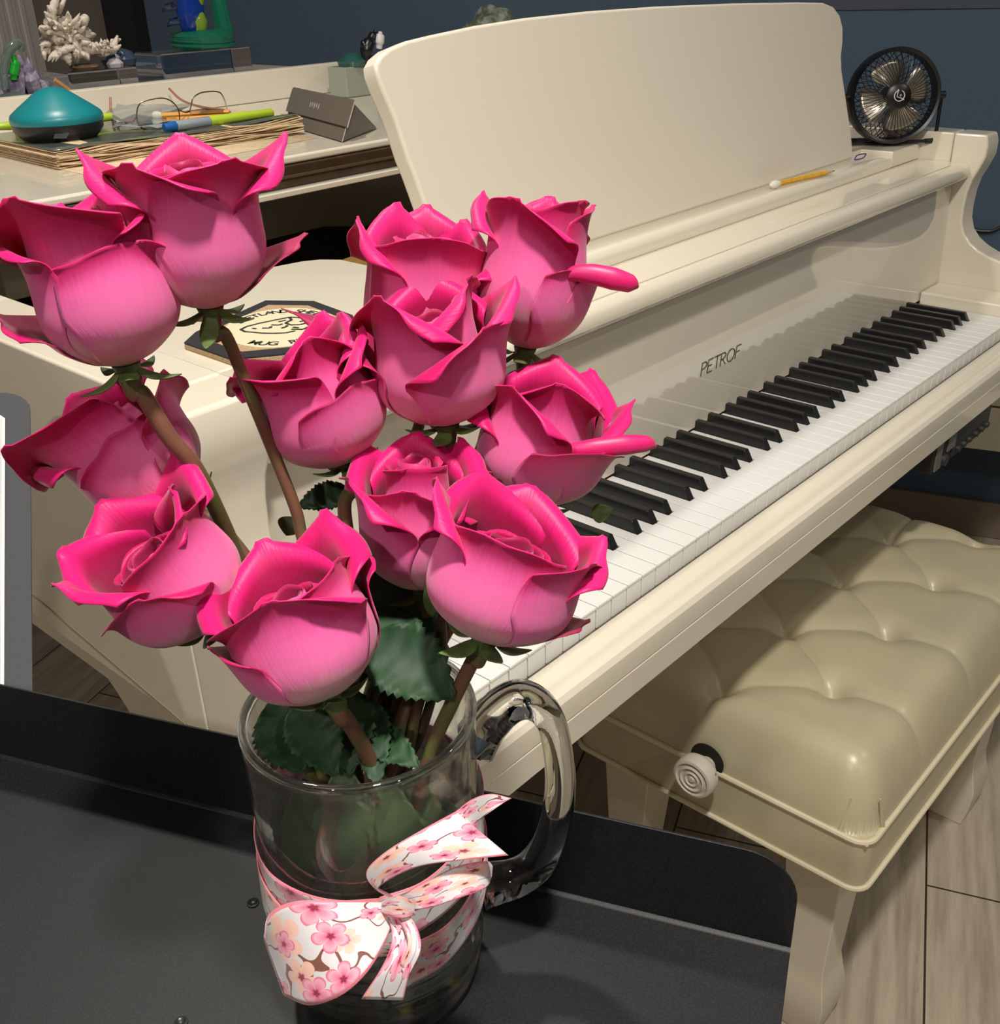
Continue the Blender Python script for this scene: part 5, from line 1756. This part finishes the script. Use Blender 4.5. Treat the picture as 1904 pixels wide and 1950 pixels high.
# flap lies over the front face, slightly longer
n_f = (A_[2] - A_[0]).cross(axc).normalized()
if n_f.dot(Vector(CP) - fl_) < 0: n_f = -n_f
def fpt(s, t): return fl_ + axc * s + (apex - fl_) * t
b = MB()
P_ = [fpt(-.015, .36), fpt(1.01, .36), fpt(1.01, .97), fpt(.99, 1.03), fpt(.0, 1.03), fpt(-.015, .99)]
b.add([p + n_f * .0008 + UP * .0006 for p in P_] + [p + n_f * .0030 + UP * .0006 for p in P_], [(0, 1, 2, 3, 4, 5), (11, 10, 9, 8, 7, 6)] + [(i, (i + 1) % 6, 6 + (i + 1) % 6, 6 + i) for i in range(6)])
flp = b.build('flap', TAU, ec, bevel=.0006)
b = MB()
for k in range(5):
    p = fpt(.62 - .035 * k, .60 + (.03 if k % 2 else 0)) + n_f * .0033 + UP * .0006
    q = p + (apex - fl_).normalized() * (.009 if k % 2 == 0 else .0075)
    b.tube([p, q], .00045, 5)
b.build('lettering', mat('silver_print', (.45, .42, .38), .4), flp)
b = MB(); 
for s_, e in ((-.018, .0), ):
    b.tube([fpt(-.016, .36) + n_f * .002, fpt(-.016, 1.0) + n_f * .002], .0007, 6)
    b.tube([fpt(.018, .02) + n_f * .0005, fpt(.018, .98) + n_f * .0005], .0006, 6)
b.build('edge_trim', mat('pale_edge', (.45, .40, .34), .5), ec)

# ------------------------------------------------------------------ display shelf across the lid and the things on it
ds = thing('display_shelf', 'long low white shelf standing across the closed piano lid', 'shelf')
b = MB(); b.box(-.13, .957, 1.205, 1.232, ZL + .0003, .3525)
b.build('front_board', IVS, ds, bevel=.0015)
b = MB(); b.box(-.13, .957, 1.2325, 1.29, ZL + .0003, .3395)
b.box(-.13, .957, 1.29, 1.50, .3295, .3395)
b.box(-.12, -.10, 1.40, 1.44, ZL + .0003, .33)
b.build('top_board', mat('grey_white_paint', (.34, .31, .28), .5), ds)
ZS = .3398
def riser(x0p, x1p, ytop, yb, dep_, name, label, depth=.09):
    """clear block with its front face at plane y"""
    p0 = on(x0p, ytop, 'y', dep_); p1 = on(x1p, ytop, 'y', dep_)
    zt2 = (p0.z + p1.z) / 2
    b = MB(); b.box(p0.x, p1.x, dep_, dep_ + depth, ZS, zt2)
    o = b.build(name, ACRYL, None, bevel=.004, seg=3)
    tag(o, label, 'display block')
    return p0.x, p1.x, zt2
r1 = riser(305, 478, 95, 150, 1.262, 'display_block', 'clear acrylic block under the blue green glass sculpture')
r2 = riser(128, 262, 132, 165, 1.262, 'display_block', 'clear acrylic block under the white spiky shell')

# green-blue glass sculpture
gs = thing('glass_sculpture', 'blue green glass sculpture with clear fins on the acrylic block', 'sculpture')
gm = mat('green_glass', (.03, .38, .24), .03, trans=.75, ior=1.45)
gb = mat('blue_glass', (.01, .06, .42), .05, trans=.5, ior=1.45)
gy = mat('lime_glass', (.30, .50, .05), .05, trans=.5, ior=1.45)
zt2 = r1[2] + .0003
def gat(x, y, yy=1.30): return on(x, y, 'y', yy)
bc = gat(388, 88); bc.z = zt2
rb = abs(gat(440, 80).x - gat(338, 80).x) / 2
b = MB(); b.lathe([(.0001, 0), (rb * .9, 0), (rb, .006), (rb * .97, .012), (rb * 1.0, .018), (rb * .9, .026), (rb * .6, .031), (.0001, .032)], bc, UP, n=40); b.build('base', gm, gs)
for k in range(3):
    b = MB(); b.tube([bc + UP * (.008 + k * .007 + .003 * math.sin(t)) + Vector((math.cos(t), math.sin(t), 0)) * rb * (1.0 - .03 * k) for t in [i * pi / 12 for i in range(24)]], .003, 8, closed=True); b.build('coil', gm, gs)
b = MB(); c1 = gat(425, 40); b.tube([Vector((c1.x, bc.y, bc.z + .02)), Vector((c1.x - .004, bc.y, bc.z + .07)), Vector((c1.x - .008, bc.y, bc.z + .16))], [.017, .014, .016], 20); b.build('column', gm, gs, smooth=60)
c2 = gat(362, 40)
b = MB(); b.lathe([(.0001, -.055), (.014, -.048), (.022, -.03), (.025, -.005), (.023, .02), (.016, .05), (.010, .09), (.0001, .10)], Vector((c2.x, bc.y - .004, bc.z + .068)), UP, n=32)
b.build('body', gb, gs)
b = MB(); b.lathe([(.0001, -.02), (.012, -.014), (.015, 0), (.010, .014), (.0001, .018)], Vector((c2.x + .006, bc.y - .018, bc.z + .045)), UP, n=24); b.build('swirl', gy, gs)
b = MB(); b.lathe([(.0001, -.02), (.010, -.014), (.013, 0), (.010, .014), (.0001, .018)], Vector((c2.x + .010, bc.y - .016, bc.z + .085)), UP, n=24); b.build('swirl', gy, gs)
for (x, y) in ((318, 50), (325, 14), (308, 22)):
    q = gat(x, y); b = MB(); b.tube([Vector((c2.x - .012, bc.y, q.z + .008)), q + Vector((.010, 0, .006)), q], [.007, .006, .0015], 12); b.build('fin', GLASS, gs, smooth=70)

# spiky shell
shl = thing('seashell', 'white spiky branching seashell on the left acrylic block', 'seashell')
zs2 = r2[2]
yS = 1.295
def sat(x, y, yy=yS): return on(x, y, 'y', yy)
cpts = [(sat(98, 78), .030), (sat(120, 62), .030), (sat(148, 80), .028), (sat(105, 50), .026), (sat(150, 50), .020), (sat(122, 96), .022), (sat(170, 92), .018)]
bm = bmesh.new()
bmesh.ops.create_icosphere(bm, subdivisions=5, radius=1)
ctr = sat(127, 72)
def shr(d):
    v = .025
    for a, f, g in ((1.7, 3, .25), (.4, 6, .22), (2.2, 11, .16), (.9, 19, .10)):
        v += .028 * g * math.sin(f * d.x * 1.4 + a) * math.cos(f * d.z * 1.2 + a * 2 + d.y * f * .6)
    return v
for v in bm.verts:
    d = v.co.normalized()
    r = shr(d)
    v.co = ctr + Vector((d.x * r * 1.25, d.y * r * .9, d.z * r * 1.0))
me = bpy.data.meshes.new('whorl'); bm.to_mesh(me); bm.free(); me.materials.append(SHELL); me.shade_smooth()
o = bpy.data.objects.new('whorl', me); COL.objects.link(o); o.parent = shl
spk = [((98, 60), (98, 25), (110, -8), .016, .009), ((100, 40), (97, 22), (90, 10), .007, .003), ((98, 50), (94, 32), (84, 22), .007, .003), ((110, 20), (118, 8), (124, -2), .008, .004), ((90, 62), (80, 55), (74, 52), .011, .006), ((88, 85), (84, 100), (86, 114), .010, .003),
       ((90, 88), (92, 98), (96, 104), .008, .003), ((120, 95), (128, 110), (134, 124), .018, .003), ((150, 50), (160, 38), (164, 30), .013, .009), ((150, 80), (175, 92), (205, 92), .020, .011), ((195, 92), (215, 88), (224, 68), .013, .004), ((205, 92), (220, 92), (230, 86), .010, .003),
       ((205, 96), (216, 98), (222, 98), .009, .003), ((190, 98), (200, 102), (208, 102), .010, .003), ((200, 88), (200, 80), (200, 76), .007, .002), ((215, 80), (226, 76), (230, 74), .006, .002), ((160, 98), (165, 108), (170, 114), .012, .003), ((108, 92), (118, 96), (140, 90), .010, .009), ((95, 66), (104, 74), (112, 84), .009, .008)]
for k, (a, c, e, r0, r1_) in enumerate(spk):
    yy = yS - .02 - .004 * (k % 3)
    r1_ = min(r1_ * .55, .0045)
    b = MB(); b.tube(spline([sat(*a, yS - .005), sat(*c, yy), sat(*e, yy)], 8), [lerp(r0 * .85, r1_, (i / 20) ** .8) * (1 + .16 * math.sin(i * 1.7 + k) + .10 * math.sin(i * 3.1)) for i in range(21)], 8)
    b.build('spine', SHELL, shl, smooth=70)
rnd = random.Random(5)
for k in range(46):
    if k < 24:
        x0_, y0_ = rnd.uniform(92, 160), rnd.uniform(40, 104); dx_, dy_ = (x0_ - 126) * .45 + rnd.uniform(-6, 6), (y0_ - 72) * .45 + rnd.uniform(-6, 6); r_s = .0045
    else:
        x0_, y0_ = rnd.uniform(170, 222), 92 - max(0, (rnd.uniform(0, 1) - .5)) * 20; dx_, dy_ = rnd.uniform(-4, 10), rnd.choice((-1, 1)) * rnd.uniform(8, 14); r_s = .003
    b = MB(); b.tube([sat(x0_, y0_, yS - .022), sat(x0_ + dx_ * .6, y0_ + dy_ * .5, yS - .034), sat(x0_ + dx_, y0_ + dy_, yS - .030)], [r_s, r_s * .7, .0006], 7)
    b.build('spine', SHELL, shl, smooth=70)
b = MB(); q = sat(134, 124, yS - .02)
b.lathe([(.0001, 0), (.02, 0), (.024, .004), (.02, .0075), (.0001, .008)], Vector((sat(160, 120).x, yS, zs2 + .0002)), UP, n=24); b.build('driftwood_foot', mat('driftwood', (.22, .15, .09), .8), shl)
# small stones by the shell
b = MB(); b.lathe([(.0001, 0), (.012, .0), (.014, .006), (.008, .013), (.0001, .015)], Vector((sat(205, 110).x, 1.275, zs2 + .0003)), UP, n=9)
tag(b.build('quartz_stone', mat('milky_quartz', (.45, .42, .45), .4), None, smooth=25), 'small milky quartz stone on the block beside the shell', 'stone')
b = MB(); b.lathe([(.0001, 0), (.026, .0), (.030, .010), (.022, .022), (.010, .026), (.0001, .024)], Vector((sat(238, 130).x, 1.31, zs2 - .0000 + .0003)), UP, n=11)
tag(b.build('blue_stone', mat('slate_blue_stone', (.045, .065, .12), .3, coat=.4), None, smooth=25), 'dark blue angular stone right of the shell', 'stone')

# amethyst and glass figurine at far left
am = thing('amethyst_cluster', 'purple amethyst crystal cluster at the left end of the shelf', 'crystal')
AME = mat('amethyst', (.17, .14, .24), .15, coat=.6, noise=(60, (.32, .28, .36), .4, .6), bump=(120, .8, .003))
rnd = random.Random(11)
yA = 1.30
for k in range(26):
    x = rnd.uniform(22, 92); yb_ = 178
    hh_ = (1 - abs(x - 52) / 55) * rnd.uniform(.55, 1.0) * .082
    p = on(x, yb_, 'y', yA + rnd.uniform(-.02, .02)); p.z = ZS + .001
    tl = Vector((rnd.uniform(-.35, .35), rnd.uniform(-.3, .3), 1)).normalized()
    r = rnd.uniform(.007, .013)
    b = MB(); b.lathe([(r, 0), (r * .95, hh_ * .75), (.0001, hh_)], p, tl, n=6); b.build('crystal', AME, am, smooth=20)
fg = thing('glass_figurine', 'small clear glass figurine with green heart left of the amethyst', 'figurine')
yF = 1.27
def fat(x, y): return on(x, y, 'y', yF)
gz = fat(20, 170); gz.z = ZS
dg = mat('smoky_glass', (.35, .45, .42), .05, trans=.8, ior=1.3)
b = MB(); b.tube(spline([fat(10, 168), fat(8, 130), fat(16, 98), fat(30, 84), fat(40, 86), fat(38, 96)], 6), [.006] * 10 + [.008] * 8 + [.006] * 8, 14); b.build('body', dg, fg, smooth=70)
b = MB(); b.tube(spline([fat(25, 105), fat(29, 122), fat(26, 140), fat(27, 152)], 6), [.004] * 5 + [.0075] * 9 + [.005] * 5, 14); b.build('green_core', mat('bright_green_glass', (.01, .30, .03), .1), fg, smooth=70)
b = MB(); b.lathe([(.0001, 0), (.026, 0), (.027, .006), (.018, .012), (.0001, .016)], Vector((fat(22, 170).x, yF, ZS + .0002)), UP, n=20); b.build('base', dg, fg)
pencil(on(104, 152, 'y', 1.262), on(146, 182, 'y', 1.262), .0036, 'pencil', 'short ochre pencil stub leaning behind the shelf board under the shell', mat('ochre', (.50, .28, .10), .5), tipc=False, eraser=False)

# orca ornament on a glass block at the shelf end
oc = thing('orca_ornament', 'orca ornament leaping over teal waves on a glass block behind the music desk', 'ornament')
yO = 1.10
def oat(x, y): return on(x, y, 'y', yO)
g0, g1 = oat(667, 240), oat(722, 240)
ztb = oat(667, 128).z
b = MB(); b.box(g0.x, g1.x, yO, yO + .05, ZL + .0003, ztb); b.build('block', mat('green_tint_glass', (.42, .46, .38), .15, trans=.25, ior=1.4), oc, bevel=.002)
TEAL = mat('teal_resin', (.02, .09, .08), .3, coat=.5)
b = MB(); b.lathe([(.0001, 0), (.026, 0), (.028, .008), (.020, .014), (.012, .020), (.0001, .022)], Vector(((g0.x + g1.x) / 2, yO + .02, ztb + .0002)), UP, n=14); b.build('waves', TEAL, oc)
OB = mat('orca_black', (.006, .006, .008), .3)
b = MB(); b.tube(spline([oat(700, 120), oat(698, 95), oat(708, 75), oat(716, 60)], 6), [.010] * 5 + [.012] * 6 + [.009] * 5 + [.005] * 3, 14); b.build('body', OB, oc, smooth=70)
b = MB(); b.tube(spline([oat(716, 92) - Vector((0, .008, 0)), oat(716, 76) - Vector((0, .010, 0)), oat(720, 62) - Vector((0, .006, 0))], 6), [.006] * 4 + [.0085] * 6 + [.004] * 3, 14); b.build('belly', mat('orca_white', (.62, .62, .64), .4), oc, smooth=70)
b = MB(); b.tube([oat(700, 95), oat(694, 86), oat(690, 78)], [.010, .008, .004], 10); b.build('fin', OB, oc, smooth=70)

# things peeping over the music desk
def peep(name, x0, x1, ytop, label, cat, m, yy=1.35):
    a, c = on(x0, 40, 'y', yy), on(x1, 30, 'y', yy)
    zt3 = on((x0 + x1) / 2, ytop, 'y', yy).z
    R_ = (c.x - a.x) / 2; cx_ = (a.x + c.x) / 2
    bm = bmesh.new(); bmesh.ops.create_icosphere(bm, subdivisions=4, radius=1)
    zc = zt3 - R_
    for v in bm.verts:
        d = v.co.normalized()
        r = R_ * (1 + .07 * math.sin(7 * d.x + 3 * d.z) + .05 * math.sin(13 * d.z + 5 * d.y))
        v.co = Vector((cx_, yy, zc)) + d * r
        if v.co.z < 0: pass
    me = bpy.data.meshes.new(name); bm.to_mesh(me); bm.free(); me.materials.append(m)
    me.polygons.foreach_set('use_smooth', [True] * len(me.polygons))
    o = bpy.data.objects.new(name, me); COL.objects.link(o)
    return tag(o, label, cat), Vector((cx_, yy, zc - R_)), R_
mossy = mat('mossy_crystal', (.10, .13, .09), .5, noise=(45, (.30, .34, .28), .45, .6), bump=(60, .8, .004))
sh2 = thing('small_shelf', 'small white shelf behind the music desk carrying grey green rock', 'shelf')
peeps = [('green_rock', 900, 982, 10, 'grey green crystal rock peeping over the music desk', 'rock', mossy), ('orange_ornament', 1116, 1138, -14, 'small orange brown ornament at top edge behind music desk', 'ornament', mat('burnt_orange', (.20, .055, .02), .5)),
         ('grey_rock', 1155, 1222, -24, 'pale grey rock at the top edge behind music desk', 'rock', mat('grey_stone', (.14, .14, .11), .7, bump=(60, .8, .004)))]
bx = []
for q in peeps:
    o, bot, R_ = peep(*q)
    bx.append((bot, R_))
zmin = min(bt.z for bt, r in bx)
b = MB(); b.box(min(bt.x for bt, r in bx) - .08, max(bt.x for bt, r in bx) + .08, 1.29, 1.42, zmin - .022, zmin - .002)
b.build('board', IVS, sh2, bevel=.001)
for (bt, r) in bx:
    if bt.z - zmin > .001:
        b = MB(); b.box(bt.x - r * .5, bt.x + r * .5, 1.33, 1.37, zmin - .0018, bt.z + r * .04)
        b.build('plinth', ACRYL, sh2)
xa, xb = max(.975, min(bt.x for bt, r in bx) - .06), min(1.285, max(bt.x for bt, r in bx) + .05)
print('shelf', xa, xb, min(bt.x for bt, r in bx), max(bt.x for bt, r in bx), zmin)
for xx in (xa, xb):
    b = MB(); b.box(xx - .01, xx + .01, 1.30, 1.41, ZL + .0003, zmin - .0222)
    b.build('post', IVS, sh2)
